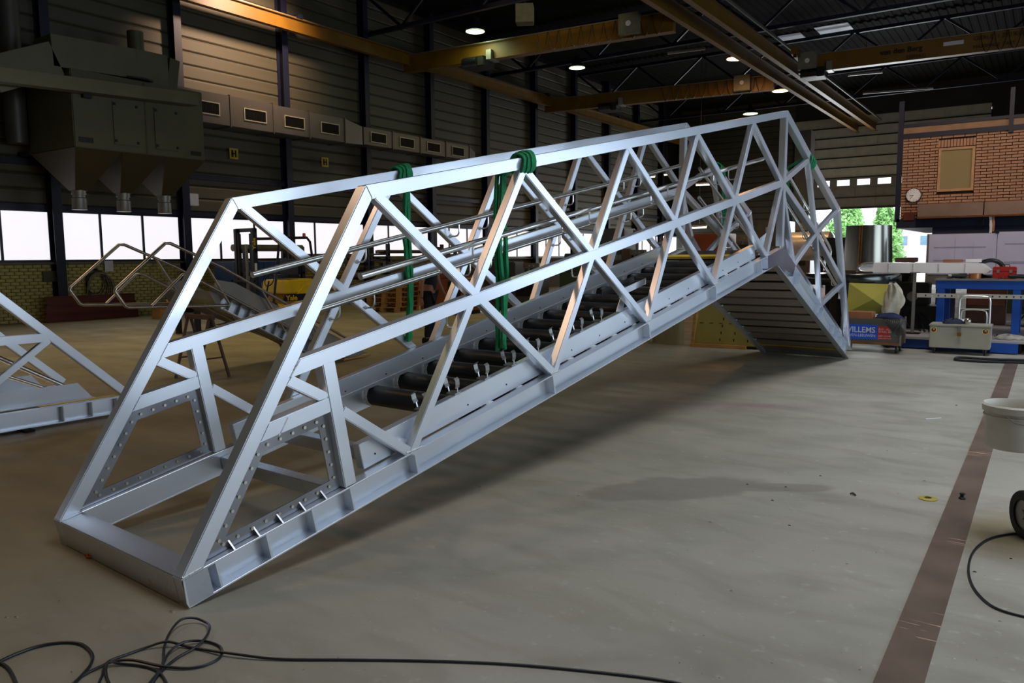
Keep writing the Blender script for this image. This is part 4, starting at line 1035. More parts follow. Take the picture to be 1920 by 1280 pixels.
# racks of bars and pipes
PIPES = [mat('pipe_olive', '#6a6448', .5, .4, .2, 3), mat('pipe_grey2', '#77756c', .45, .6, .2, 3), mat('pipe_rust', '#5b3f2a', .6, .3, .2, 3), mat('pipe_dark', '#37342c', .5, .5, .2, 3)]
def rack(y0, y1, x, levels, label, where, seed):
    rnd = random.Random(seed)
    e = empty('bar_rack', (x, y0, 0), label=label, cat='rack')
    L_ = y1-y0; n_ = max(2, int(L_/1.9)+1)
    for k in range(n_):
        y = .1+k*(L_-.2)/(n_-1)
        for xx in (-.45, .45): MB().box(xx-.05, y-.06, 0, xx+.05, y+.06, levels[-1]+.35).build('upright', NAVY, e)
        for z in levels: MB().box(-.5, y-.04, z-.05, .5, y+.04, z+.01).build('arm', NAVY, e)
    k = 0
    for z in levels:
        nb = rnd.randint(3, 5)
        for j in range(nb):
            r = rnd.uniform(.03, .065); xx = .32-j*.155; a_, b_ = rnd.uniform(-.35, .2), L_+rnd.uniform(-.5, .5)
            kind = rnd.random(); mt = rnd.choice(PIPES)
            if kind < .45: m = MB().cyl((xx, a_, z+r+.012), (xx, b_, z+r+.012), r, 10); nm = 'pipe'
            else: m = MB().box(xx-r, a_, z+.012, xx+r, b_, z+.012+2*r); nm = 'bar'
            q = m.build(nm, mt, None, smooth=(kind < .45), loc=(x, y0, 0)); k += 1
            cn = ['olive', 'grey', 'rusty', 'dark'][PIPES.index(mt)]
            lv = levels.index(z)+1; ordn = ['first', 'second', 'third', 'fourth', 'fifth', 'sixth', 'seventh']
            tag(q, '%s %s, %s from the aisle, on %s level up, %s' % (cn, 'round pipe' if nm == 'pipe' else 'square bar', ordn[j], ordn[lv-1], where), 'pipe' if nm == 'pipe' else 'bar', 'bars stored in '+where)
rack(16.6, 19.6, -20.0, [.35, .62, .9, 1.18, 1.42, 1.62], 'dark blue rack behind the forklift, full of bars', 'rack behind forklift', 3)
rack(20.4, 23.6, -19.9, [.3, .55, .8, 1.05, 1.3, 1.55, 1.75], 'dark blue rack right of the forklift, full of bars', 'rack right of forklift', 4)
rack(24.6, 28.0, -20.2, [.35, .7, 1.0, 1.3, 1.6], 'dark blue rack far along the left wall', 'farthest rack', 5)
q = MB().cyl((-19.2, 13.9, 1.92), (-19.2, 16.4, 1.92), .10, 14).build('pipe', PIPES[0], None, smooth=True); tag(q, 'thick olive pipe lying high behind the forklift mast', 'pipe')
e = empty('pipe_stand', (-19.2, 15.1, 0), label='dark stand carrying the thick olive pipe', cat='stand')
for y in (-.8, .8): MB().box(-.05, y-.05, 0, .05, y+.05, 1.8).build('upright', DARKS, e); MB().box(-.15, y-.06, 1.77, .15, y+.06, 1.82).build('saddle', DARKS, e)

# ---- forklift (mast towards the camera side, y grows to its rear)
FK = empty('forklift', (-15.9, 11.9, 0), label='yellow and black forklift truck with tall dark mast, behind the handrails', cat='forklift')
MB().prism([(.35, .25), (2.35, .25), (2.5, .45), (2.5, .95), (2.2, 1.02), (1.75, .98), (1.35, .72), (1.2, .5), (.35, .42)], -.52, .52, 0).build('chassis', YEL2, FK, .03)
MB().prism([(.80, .56), (2.4, .56), (2.4, .73), (.90, .73)], .50, .53, 0).build('black_band', BLACK, FK)
text('lettering', 'Yale', .17, (.534, .92, .585), (PI/2, 0, PI/2), YEL2, FK, .003, bold=.004, sx=1.6)
MB().prism([(.92, .74), (2.36, .74), (2.44, .98), (2.1, 1.10), (1.02, 1.08)], -.42, .5, 0).build('engine_cover', YEL2, FK, .03)
MB().box(-.4, 1.25, 1.12, .36, 1.75, 1.2).box(-.4, 1.7, 1.2, .36, 1.82, 1.6).build('seat', BLACK, FK, .03)
for x in (-.48, .48):
    MB().tube([(x, .45, .45), (x, .78, 1.98), (x, .9, 2.1), (x, 1.95, 2.12), (x, 2.08, 2.02), (x, 2.28, 1.0)], .035, 8).build('guard_post', BLACK, FK, smooth=True)
for k in range(7): MB().beam((-.46, .95+k*.15, 2.12), (.46, .95+k*.15, 2.12), .035, .02).build('guard_bar', BLACK, FK)
MB().tube([(0, .62, .55), (0, .82, 1.05)], .025, 8).build('steering_column', BLACK, FK)
MB().tube([(.16*math.cos(a*PI/8), .84+.08*math.sin(a*PI/8), 1.07+.14*math.sin(a*PI/8)) for a in range(16)], .014, 6, closed=True).build('steering_wheel', BLACK, FK)
mast = MB()
for x in (-.36, .28): mast.box(x, -.12, .08, x+.08, .05, 2.32)
for z in (.5, 1.2, 1.75, 2.24): mast.box(-.36, -.04, z, .36, .02, z+.09)
mast.build('mast', BLACK, FK)
mm = MB()
for x in (-.26, .2): mm.box(x, -.1, .12, x+.06, .0, 2.2)
mm.build('inner_mast', DARKS, FK)
MB().cyl((.05, -.06, .2), (.05, -.06, 1.95), .045, 10).build('lift_cylinder', STEELG, FK, smooth=True)
text('lettering', 'Yale', .16, (.365, -.03, 1.82), (PI/2, -PI/2, PI/2), YEL2, FK, .002, bold=.003)
MB().box(.362, -.09, 1.32, .366, -.0, 1.5).build('sticker', WHITE, FK)
MB().box(-.5, -.18, .15, .5, -.12, .22).box(-.5, -.18, .55, .5, -.12, .62).box(-.45, -.18, .22, -.4, -.12, 1.1).box(.4, -.18, .22, .45, -.12, 1.1).box(-.5, -.18, 1.05, .5, -.12, 1.1).build('carriage', BLACK, FK)
for x in (-.34, .24): MB().prism([(-.18, .12), (-.24, .12), (-.95, .05), (-.95, .07), (-.24, .17), (-.22, .65), (-.18, .65)], x, x+.1, 0).build('fork', BLACK, FK)
for (x, y, r) in ((.47, .35, .29), (-.47, .35, .29), (.42, 2.02, .24), (-.42, 2.02, .24)): wheel(FK, (x, y, r), r, .2)
MB().lathe([(0, 0), (.05, 0), (.045, .09), (0, .1)], 12, (.38, 1.95, 2.14)).build('beacon', mat('beacon_orange', '#d9541e', .3), FK, smooth=True)
FK.scale = (1, .74, 1)
# yellow bin and timbers left of the forklift
e = empty('yellow_skip', (-15.2, 10.2, 0), label='yellow steel tray on dark legs left of the forklift', cat='tray')
MB().add([(-.5, -.5, .58), (.5, -.5, .58), (.5, .5, .58), (-.5, .5, .58), (-.55, -.56, .74), (.55, -.56, .74), (.55, .56, .74), (-.55, .56, .74)], [(3,2,1,0), (0,1,5,4), (1,2,6,5), (2,3,7,6), (3,0,4,7), (4,5,6,7)]).build('body', YEL2, e, .01)
for (x, y) in ((-.35, -.4), (.35, -.4), (-.35, .4), (.35, .4)): MB().box(x-.05, y-.05, 0, x+.05, y+.05, .58).build('leg', DARKS, e, .004)
for k, (x, y, z, lb) in enumerate(((-20.0, 12.1, 0, 'lower pale timber block beyond the stair loops'), (-20.0, 12.12, .137, 'middle pale timber block beyond the stair loops'), (-20.02, 12.1, .274, 'upper pale timber block beyond the stair loops'))):
    q = MB().box(-.2, -.16, 0, .2, .16, .135).build('timber_block', WOOD, None, .006, loc=(x, y, z)); tag(q, lb, 'timber')
# pallets in a stack
for k in range(6):
    e = empty('pallet', (-16.4+.02*k, 17.4+.03*(k % 2), .002+.145*k), .1+.02*(k % 3), label='wooden pallet in the stack behind the green sling, %s' % ['bottom one', 'second from the floor', 'third from the floor', 'fourth from the floor', 'fifth from the floor', 'topmost'][k], cat='pallet', group='pallets stacked behind the sling')
    for j in range(5): MB().box(-.6, -.5+j*.23, .12, .6, -.36+j*.23, .142).build('board', WOOD, e)
    for xx in (-.53, 0, .53): MB().box(xx-.07, -.5, 0, xx+.07, .56, .02).box(xx-.07, -.5, .02, xx+.07, -.38, .12).box(xx-.07, -.03, .02, xx+.07, .1, .12).box(xx-.07, .44, .02, xx+.07, .56, .12).build('runner', WOOD, e)
# small angle trestle leg + timber lath on the floor
pa, pb = on_z(643, 676), on_z(692, 667)
q = MB().beam((pa.x, pa.y, .02), (pb.x, pb.y, .02), .05, .035).build('lath', WOOD, None); tag(q, 'thin wooden lath lying on the floor behind the bridge foot', 'timber')
# machines farther down the hall
def machine(loc, rz, dims, m, label, cat, seed, name='machine'):
    rnd = random.Random(seed); w, d, h = dims
    e = empty(name, loc, rz, label=label, cat=cat)
    MB().box(-w/2, -d/2, .1, w/2, d/2, h*.62).build('body', m, e, .02)
    MB().box(-w*.45, -d*.4, h*.62, w*.1, d*.4, h).build('head', m, e, .03)
    MB().box(-w/2+.05, -d/2+.05, 0, w/2-.05, d/2-.05, .1).build('plinth', BLACK, e)
    MB().box(w*.15, -d/2-.03, h*.3, w*.42, -d/2, h*.58).build('door', DARKS, e, .004)
    MB().cyl((w*.25, 0, h*.62), (w*.25, 0, h*.9), .04, 10).build('column', STEELG, e)
    MB().box(w*.18, -.12, h*.86, w*.45, .12, h*.97).build('control_panel', STEELG, e, .01)
    for k in range(3): MB().cyl((w*.22+k*w*.07, -.13, h*.915), (w*.22+k*w*.07, -.12, h*.915), .02, 8).build('button', RED if k == 0 else WHITE, e)
GM = mat('machine_green', '#2c3d22', .5, .1, .15, 2); OM = mat('machine_orange', '#8e4a22', .5, .1, .2, 2); GY = mat('machine_grey', '#4d4b45', .5, .2, .15, 2)
machine((-14.2, 17.6, 0), .1, (1.5, 1.1, 1.6), OM, 'orange-brown machine behind the person', 'machine', 11)
machine((-13.4, 19.6, 0), .2, (1.9, 1.0, 1.45), GY, 'dark grey machine seen between the two green slings', 'machine', 12)
machine((-13.0, 24.0, 0), -.1, (2.2, 1.2, 1.7), GM, 'green machine tool behind the bridge middle', 'machine', 13)
machine((-14.5, 29.0, 0), 0, (2.4, 1.2, 1.9), GY, 'tall grey machine far behind the bridge middle', 'machine', 14)
machine((-10.4, 27.0, 0), .3, (1.8, 1.1, 1.5), OM, 'brown machine behind the upper ramp', 'machine', 15)
machine((-12.6, 36.0, 0), 0, (3.2, 1.5, 2.6), OM, 'rust coloured machine far down the hall', 'machine', 16)
machine((-16.8, 34.0, 0), 0, (2.6, 1.6, 2.9), GY, 'big dark press against the far left wall', 'machine', 17)
machine((-12.0, 44.0, 0), 0, (3.0, 1.6, 3.4), GY, 'dark cabinet machine near the far left corner', 'machine', 18)
machine((-9.3, 30.5, 0), .1, (1.7, 1.3, 2.0), GM, 'dark green machine behind the bridge apex', 'machine', 19)
# low green skirted bench behind the middle
e = empty('work_bench', (-9.3, 19.4, 0), 0, label='olive low bench behind the ramp of the bridge', cat='bench')
MB().box(-1.1, -.6, .78, 1.1, .6, .86).build('top', mat('bench_olive', '#3c3d16', .6), e, .005)
for x in (-1, 1):
    for y in (-.5, .5): MB().box(x-.05, y-.05, 0, x+.05, y+.05, .78).build('leg', GY, e)
MB().box(-1.05, -.56, .3, 1.05, .56, .33).build('shelf', GY, e)
# white crates and a pale cylinder added for a bright bluish-white patch farther off
e = empty('white_crate', (-8.9, 23.0, 0), .1, label='white slatted crate behind the ramp', cat='crate')
for k in range(5): MB().box(-.7, -.5, .35+k*.22, .7, .5, .53+k*.22).build('board', WHITE, e, .004)
for x in (-.6, .6): MB().box(x-.05, -.52, 0, x+.05, .52, .35).build('foot', WOOD, e)
e = empty('pale_stand_in', (-9.9, 40.0, 0), label='pale horizontal cylinder standing in for a bright patch under the bridge apex', cat='pale_stand_in')
MB().lathe([(0, -1.3), (.5, -1.25), (.7, -1.1), (.7, 1.1), (.5, 1.25), (0, 1.3)], 24).build('shell', mat('stand_in_white', '#cfd6dc', .3, .2), e, smooth=True)
sh_ = e.children[0]; sh_.rotation_euler = (0, PI/2, 0); sh_.location = (0, 0, 2.0)
for x in (-.8, .8): MB().box(x-.12, -.5, 0, x+.12, .5, 1.5).build('saddle', NAVY, e)
# grey pillar / jib at the far end
e = empty('gantry_post', (-12.3, 48.5, 0), label='tall grey square post before the far door', cat='post')
MB().box(-.45, -.45, .0, .45, .45, 8.8).build('column', mat('post_grey', '#55524e', .6, 0, .1, 1), e, .01); MB().box(-.7, -.7, 0, .7, .7, .08).build('base_plate', DARKS, e)
# ================================================================== OFFICE BLOCK (mezzanine) right
OX0, OX1, OY = -2.80, 1.9, 19.3
w1 = MB().box(OX0, OY+.035, 2.36, OX1, OY+5, 4.10).build('wall_office', MORT2); tag(w1, kind='structure')
bl, bh, pit, row = .200, .046, .214, .0622
b0 = None; rest = MB(); cnt = 0
wx0, wx1, wz0, wz1 = -2.10, -1.42, 2.92, 3.84     # window hole
for r in range(28):
    z = 2.372+r*row
    x = OX0+.003-(pit/2 if r % 2 else 0); k = 0
    while x < 1.5:
        xa, xb = max(x, OX0+.003), x+bl
        if z+bh > wz0-.01 and z < wz1+.17:
            if xa < wx0-.01 and xb > wx0-.012: xb = wx0-.012
            if xb > wx1+.01 and xa < wx1+.012: xa = wx1+.012
            if xa >= wx0-.012 and xb <= wx1+.012: xb = xa
        if xb-xa > .025:
            jy = random.uniform(-.0025, .0025)
            if xa < -.28 and cnt < 300:
                if b0 is None: b0 = MB().box(0, -.012, 0, 1, .04, bh).build('brick', BRK2, w1); q = b0
                else: q = inst(b0, (0, 0, 0), parent=w1)
                q.location = (xa, OY+jy, z); q.scale = (xb-xa, 1, 1); cnt += 1
            else: rest.box(xa, OY-.012+jy, z, xb, OY+.04, z+bh)
        x += pit
o = rest.build('brickwork', BRK2, w1); tag(o, kind='stuff')
# soldier course over the window
s0 = None
for k in range(12):
    q = s0 if s0 is not None else None
    x = wx0-.02+k*.0595
    if s0 is None: s0 = MB().box(0, -.012, 0, .047, .04, .15).build('soldier_brick', BRK2, w1); q = s0
    else: q = inst(s0, (0, 0, 0), parent=w1)
    q.location = (x, OY, wz1+.02)
wo = MB().box(wx0, OY-.03, wz0, wx1, OY+.04, wz0+.05).box(wx0, OY-.03, wz1-.05, wx1, OY+.04, wz1).box(wx0, OY-.03, wz0+.05, wx0+.05, OY+.04, wz1-.05).box(wx1-.05, OY-.03, wz0+.05, wx1, OY+.04, wz1-.05).build('window_20', mat('frame_tan', '#b58a62', .6)); tag(wo, kind='structure')
MB().box(wx0+.05, OY+.0, wz0+.05, wx1-.05, OY+.03, wz1-.05).build('blind', mat('blind_olive', '#8c7a50', .7, 0, .08, 60), wo)
# steel beams above and below
MB().box(OX0-.06, OY-.05, 4.10, OX1, OY+5, 4.2).build('steel_beam', NAVY, w1); MB().box(OX0-.02, OY-.02, 4.2, OX1, OY+5, 4.34).build('fascia', mat('fascia_tan', '#8f6d50', .7), w1)
MB().box(OX0-.06, OY-.05, 4.34, OX1, OY+5, 4.40).build('steel_beam', NAVY, w1); MB().box(-.85, OY-.07, 4.05, -.77, OY-.02, 4.95).build('post', NAVY, w1); MB().box(OX0-.1, OY-.08, 2.3, OX0-.0, OY, 4.9).build('post', NAVY, w1)
MB().box(OX0-.06, OY-.08, 2.16, OX1, OY+5, 2.36).build('steel_beam', NAVY, w1); MB().box(-2.15, OY-.02, 2.02, OX1, OY+4.9, 2.16).build('steel_beam', NAVY, w1)
for x in (-1.92, 1.7): MB().box(x-.1, OY+1.9, 0, x+.1, OY+2.1, 2.1).build('office_column', NAVY, w1)
wb2 = MB().box(-.9, OY+5.2, 0, 4, OY+5.4, 2.36).build('wall_back_store', mat('store_wall', '#3a3a20', .8, 0, .15, 2)); tag(wb2, kind='structure')

# roller/hood box running along under the bricks
hd = empty('wall_hood', (0, 0, 0), label='long dented metal hood along the foot of the brick office wall', cat='hood')
HM = mat('hood_metal', '#7d6a60', .4, .6, .15, 2, .2, 4)
for (a_, b_) in ((-2.42, -1.20), (-1.18, .3), (.32, 1.9)): MB().prism([(OY-.02, 2.68), (OY-.30, 2.65), (OY-.33, 2.39), (OY-.30, 2.36), (OY-.02, 2.36)], a_, b_, 0).build('hood_section', HM, hd, .006)
MB().box(-2.42, OY-.345, 2.345, 1.9, OY-.32, 2.38).build('lip', mat('copper_lip', '#b5774f', .3, .9), hd)
q = MB().box(-2.72, OY-.12, 2.32, -2.5, OY-.01, 2.5).build('alarm_box', RUST, None, .01); tag(q, 'small dark red box at the lower left corner of the office wall', 'box')
p = on_y(1713, 366, OY-.06); ck = empty('wall_clock', tuple(p), label='round white wall clock on the brick office wall', cat='clock')
def ydisc(r0, r1, y, n=40):
    return None
MB().tube([(0, .04, 0), (0, -.02, 0)], .155, 36).build('case', DARKS, ck, smooth=True)
MB().tube([(0, -.02, 0), (0, -.026, 0)], .142, 36).build('dial', mat('dial_white', '#e6e2de', .4), ck)
for k in range(12):
    a = k*PI/6; MB().beam((.118*math.sin(a), -.028, .118*math.cos(a)), (.134*math.sin(a), -.028, .134*math.cos(a)), .009, .003, up=(0, 1, 0)).build('hour_mark', BLACK, ck)
for (a, l_, w_) in ((math.radians(262), .08, .010), (math.radians(220), .11, .007)):
    MB().beam((0, -.031, 0), (l_*math.sin(a), -.031, l_*math.cos(a)), w_, .003, up=(0, 1, 0)).build('hand', BLACK, ck)
# hanging straps under the office
for (px, lb, m_, py1) in ((1857, 'pale strap hanging from the metal hood', WHITE, 442), (1862, 'copper coloured strap end hanging beside the pale one', mat('strap_tan', '#a5704c', .6), 434)):
    a_ = on_y(px, 405, OY-.25); b_ = on_y(px, py1, OY-.25)
    m = MB(); ribbon(m, spline([(a_.x, a_.y, a_.z), ((a_.x+b_.x)/2+.01, a_.y-.01, (a_.z+b_.z)/2), (b_.x-.005, b_.y, b_.z)], 5), .045, .008, (1, 0, 0))
    tag(m.build('strap', m_, None, smooth=True), lb, 'strap')

# ================================================================== DRAWING BOARD
db_ = empty('drawing_board', (0, 17.0, 0), label='wide white sheet board standing behind the blue bench', cat='board')
SHT = mat('drawing_paper', '#b3afc2', .6, 0, .05, 3, .1, 5)
MB().box(-1.94, 0, 1.2, -.83, .02, 1.96).build('sheet', SHT, db_); MB().box(-.82, 0, 1.2, .9, .02, 1.985).build('sheet', SHT, db_)
MB().box(-1.98, .02, 1.0, .95, .06, 1.97).build('backing', GALV, db_)
for x in (-1.75, .8): MB().box(x-.04, .06, .212, x+.04, .12, 1.9).build('post', DARKS, db_)
MB().box(-.86, -.015, 1.955, -.80, .03, 2.0).build('clamp', BLACK, db_)
ln = MB()
for (x0, z0, x1, z1) in ((-1.85, 1.45, -.95, 1.47), (-1.5, 1.3, -1.5, 1.9), (-.7, 1.4, .5, 1.44), (-.2, 1.3, -.2, 1.9), (-1.2, 1.32, -1.2, 1.8), (-1.85, 1.7, -1.0, 1.72), (.2, 1.32, .2, 1.85), (-.7, 1.75, .5, 1.77)):
    ln.box(min(x0, x1)-.002, -.003, min(z0, z1)-.002, max(x0, x1)+.002, 0, max(z0, z1)+.002)
ln.build('pencil_lines', mat('pencil', '#8d8a98', .7), db_)

# ================================================================== LOW PLATFORM (surface plate)
pf = empty('assembly_platform', (0, 0, 0), label='low grey assembly platform with blue sides under the bench', cat='platform')
PTOP = mat('platform_top', '#b3adab', .3, .2, .15, 2, .05, 8)
MB().box(-2.35, 14.55, .17, 1.5, 19.0, .21).build('top_plate', PTOP, pf, .004)
MB().box(-.72, 14.50, .02, -.34, 14.56, .17).build('side_beam', BLUE, pf, .003); MB().box(-2.3, 14.6, .02, -1.5, 14.66, .17).build('side_beam', BLUE, pf, .003); MB().box(-1.5, 14.6, .02, -.72, 14.66, .17).build('side_beam', BLUE, pf, .003)
MB().box(-2.3, 14.7, 0, -2.2, 18.9, .17).box(1.35, 14.7, 0, 1.45, 18.9, .17).box(-.4, 14.7, 0, -.3, 18.9, .17).build('bearer', DARKS, pf)

# ================================================================== BLUE BENCH
bb = empty('work_bench', (0, 0, .262), label='heavy blue steel work bench with cluttered top at the right', cat='bench')
MB().box(-1.62, 15.15, .875, .75, 16.35, .905).build('bench_top', STEELG, bb, .004)
MB().box(-1.60, 15.18, .735, .73, 15.24, .875).box(-1.60, 16.26, .735, .73, 16.32, .875).box(-1.60, 15.24, .735, -1.54, 16.26, .875).box(.67, 15.24, .735, .73, 16.26, .875).build('apron', BLUE, bb, .003)
for x in (-1.52, -.42, .64):
    for y in (15.24, 16.22): MB().box(x-.055, y-.055, -.05, x+.055, y+.055, .735).build('leg', BLUE, bb, .003)
BT = 1.168
# things on the bench
def on(name, m, loc, label, cat, **k): q = m.build(name, k.get('mat', DARKS), None, k.get('bev', .004), smooth=k.get('smooth', False), loc=loc); return tag(q, label, cat)
e = empty('tool_case', (-.62, 15.55, BT), label='red tool case on the blue bench', cat='case')
MB().box(-.17, -.12, 0, .17, .12, .20).build('body', RED, e, .012); MB().box(-.172, -.122, .12, .172, .122, .126).build('seam', DARKS, e)
MB().tube([(-.07, 0, .2), (-.06, 0, .235), (.06, 0, .235), (.07, 0, .2)], .008, 6).build('handle', BLACK, e, smooth=True)
for x in (-.09, .09): MB().box(x-.02, -.13, .10, x+.02, -.118, .15).build('latch', STEELG, e)
e = empty('coiled_cable', (-.85, 15.95, BT), label='black coiled cable bundle behind the red case', cat='cable')
for k in range(7): MB().tube([(.16*math.cos(a*PI/9)*(1+.06*k), .05*math.sin(a*PI/9+k)+.01*k, .15+(.13+.008*k)*math.sin(a*PI/9)) for a in range(18)], .012, 6, closed=True).build('cable_turn', CABLE, e, smooth=True)
e = empty('tape_roll', (-1.04, 15.42, BT), label='copper-brown roll of tape on the blue bench', cat='roll')
MB().lathe([(.055, 0), (.09, 0), (.09, .085), (.055, .085), (.055, 0)], 24).build('tape', mat('tape_brown', '#a06a3c', .35, .3), e, smooth=True)
MB().lathe([(.05, .0), (.055, .0), (.055, .087), (.05, .087), (.05, 0)], 24).build('core', RED, e)
def grinder(loc, rz, label, m_):
    e = empty('angle_grinder', loc, rz, label=label, cat='tool')
    MB().tube([(-.14, 0, .045), (-.1, 0, .045), (.05, 0, .045), (.09, 0, .045)], [.022, .033, .036, .03], 12).build('body', m_, e, smooth=True)
    MB().tube([(.08, 0, .045), (.14, 0, .045)], [.03, .026], 10).build('gear_head', STEELG, e, smooth=True); MB().cyl((.115, 0, .006), (.115, 0, .012), .055, 20).build('disc', DARKS, e)
    MB().tube(spline([(-.14, 0, .045), (-.22, .03, .02), (-.3, -.02, .008), (-.42, .05, .008)], 5), .005, 6).build('flex', CABLE, e, smooth=True)
grinder((-.42, 15.33, BT), .3, 'dark angle grinder in front of the red case', DARKS)
grinder((-.15, 15.5, BT), 2.6, 'grey-blue angle grinder right of the red case', mat('tool_blue', '#33505a', .5))
grinder((-1.30, 15.35, BT), 3.5, 'dark angle grinder at the left end of the bench top', DARKS)
for k, (x, y, r_, l_, lb) in enumerate(((-1.45, 15.3, .2, .25, 'steel flat offcut at the left bench corner'), (-1.18, 15.55, 1.1, .3, 'dark steel offcut behind the left grinder'), (-.8, 15.25, -.2, .22, 'small grey offcut at the front edge of the bench'))):
    q = MB().box(-l_/2, -.03, 0, l_/2, .03, .012).build('offcut', STEELG if k != 1 else DARKS, None, .002, loc=(x, y, BT)); q.rotation_euler = (0, 0, r_); tag(q, lb, 'offcut')

# perforated angle bar on stands, in front of the bench
pb_ = empty('perforated_bar', (-1.86, 15.03, -.115), 0, label='long pale perforated steel bar spanning in front of the blue bench', cat='bar')
PBM = mat('pale_zinc', '#b5b3a8', .5, .3, .08, 3)
m = MB(); xs = [0]; x = .12
while x < 2.5: xs += [x, x+.022]; x += .098
xs.append(2.6); zb, zt = .965, 1.035
m.box(0, 0, zb, 2.6, .006, zb+.02).box(0, 0, zt-.02, 2.6, .006, zt)
for k in range(0, len(xs), 2): m.box(xs[k], 0, zb+.02, xs[k+1], .006, zt-.02)
m.box(0, .006, zt-.006, 2.6, .06, zt); m.build('angle', PBM, pb_)
for x in (2.45,): MB().box(x-.015, .06, .115, x+.015, .09, zb+.06).build('stand', DARKS, pb_); MB().box(x-.15, -.1, .115, x+.15, .25, .135).build('stand_foot', DARKS, pb_)

# ================================================================== METAL CHEST on castors with tube trolley handle
tb = empty('metal_chest', (-1.12, 14.32, 0), math.radians(.5), label='grey metal chest on castors with two round stickers and a padlock', cat='chest')
CH = mat('chest_metal', '#aaa695', .45, .25, .08, 3, .05, 10)
MB().box(-.42, -.24, .10, .42, .24, .445).build('body', CH, tb, .008); MB().box(-.43, -.25, .445, .43, .25, .475).build('lid', CH, tb, .006)
MB().box(-.018, -.268, .36, .018, -.25, .46).build('hasp', STEELG, tb); MB().box(-.03, -.285, .30, .03, -.262, .36).build('padlock', mat('lock_brass', '#8a6a35', .4, .7), tb, .006)
for x in (-.36, .35):
    s_ = MB().cyl((x, -.2415, .385), (x, -.243, .385), .044, 20).build('round_sticker', mat('sticker_yellow', '#d8d23a', .5), tb)
    MB().cyl((x, -.2432, .385), (x, -.2442, .385), .034, 20).build('sticker_ring', BLACK, s_); MB().cyl((x+.006, -.2444, .38), (x+.006, -.2452, .38), .022, 14).build('sticker_centre', RED, s_)
    MB().box(x-.012, -.2462, .39, x+.016, -.2454, .405).build('sticker_mark', WHITE, s_)
def castor(parent, x, y, r=.04, h=.10):
    e = wheel(parent, (x, y, r), r, .026, 'castor')
    MB().box(-.02, -.018, r*.2, -.015, .018, h-r).box(.015, -.018, r*.2, .02, .018, h-r).box(-.02, -.03, h-r-.006, .02, .03, h-r).build('fork', STEELG, e)
for (x, y) in ((-.35, -.18), (.35, -.18), (-.35, .18), (.35, .18)): castor(tb, x, y)
hdl = MB().tube(spline([(-.06, .30, .1), (-.06, .30, .7), (-.05, .30, .86), (.02, .30, .90), (.30, .30, .90), (.36, .30, .86), (.37, .30, .7), (.37, .30, .1)], 5), .016, 10).build('trolley_handle', POL, tb, smooth=True)
MB().tube(spline([(-.03, .31, .42), (-.03, .31, .6), (.02, .31, .68), (.28, .31, .68), (.33, .31, .6), (.33, .31, .42)], 5), .012, 8).build('inner_loop', POL, hdl, smooth=True); MB().cyl((-.05, .31, .70), (.36, .31, .70), .010, 8).build('cross_rung', POL, hdl)
def cloth(name, cx, cy, z0, rx, ry, h, m, label, seed, cat='cloth', drape=None):
    rnd = random.Random(seed); n, r_ = 28, 9; mb = MB(); ph = [rnd.uniform(0, 6) for _ in range(6)]
    for i in range(r_+1):
        t = i/r_
        for k in range(n):
            a = 2*PI*k/n; rr = math.sin(min(1, t*1.0)*PI/2)*(1+.18*math.sin(3*a+ph[0])+.12*math.sin(5*a+ph[1]+t*3)+.06*math.sin(9*a+ph[2]))
            z = h*(1-t**1.8)*(1+.25*math.sin(4*a+ph[3]+t*5))+.004+.012*math.sin(7*a+ph[4])*t*(1-t)
            mb.v.append((rx*rr*math.cos(a), ry*rr*math.sin(a), max(.002, z)))
    for i in range(r_):
        for k in range(n): mb.f.append((i*n+k, i*n+(k+1) % n, (i+1)*n+(k+1) % n, (i+1)*n+k))
    mb.f.append(tuple(r_*n+k for k in range(n))[::-1])
    return tag(mb.build(name, m, None, smooth=True, loc=(cx, cy, z0)), label, cat)
NVC = mat('navy_cloth', '#1b2338', .9, 0, .2, 20, .3, 60)
cloth('cloth_bundle', -1.24, 14.30, .476, .15, .12, .07, NVC, 'dark navy cloth bundle on the lid of the metal chest', 3)
q = MB().lathe([(0, 0), (.035, .005), (.052, .04), (.045, .075), (.02, .095), (0, .1)], 18).build('metal_ball', mat('dull_chrome', '#b0a9a4', .25, .9), None, smooth=True, loc=(-1.03, 14.28, .476)); tag(q, 'small shiny metal dome beside the navy cloth on the chest', 'part')
cloth('rag_heap', -.50, 14.85, .211, .20, .14, .07, mat('grey_rag', '#8d8a80', .9, 0, .4, 9, .3, 50), 'crumpled grey striped rags on the platform right of the chest', 8)
for k, (x, y) in enumerate(((-.95, 15.0), (-.80, 15.1), (-.66, 15.05))):
    q = MB().box(-.05, -.025, 0, .05, .025, .03).cyl((-.03, 0, .03), (-.03, 0, .06), .012, 8).build('clamp_block', DARKS, None, .003, loc=(x, y, .211)); q.rotation_euler = (0, 0, k*.9); tag(q, 'small dark clamp on the platform, %s behind the chest' % ['left one', 'middle one', 'right one'][k], 'clamp')
for k, (x, y, r, h, lb) in enumerate(((-1.56, 15.05, .045, .22, 'small grey metal cylinder left of the bench leg'), (-1.42, 15.55, .05, .24, 'small pale metal cylinder behind the left bench leg'))):
    q = MB().cyl((0, 0, 0), (0, 0, h), r, 20).build('metal_cylinder', STEELG if k == 0 else ALUD, None, .003, smooth=True, loc=(x, y, .211)); tag(q, lb, 'cylinder')

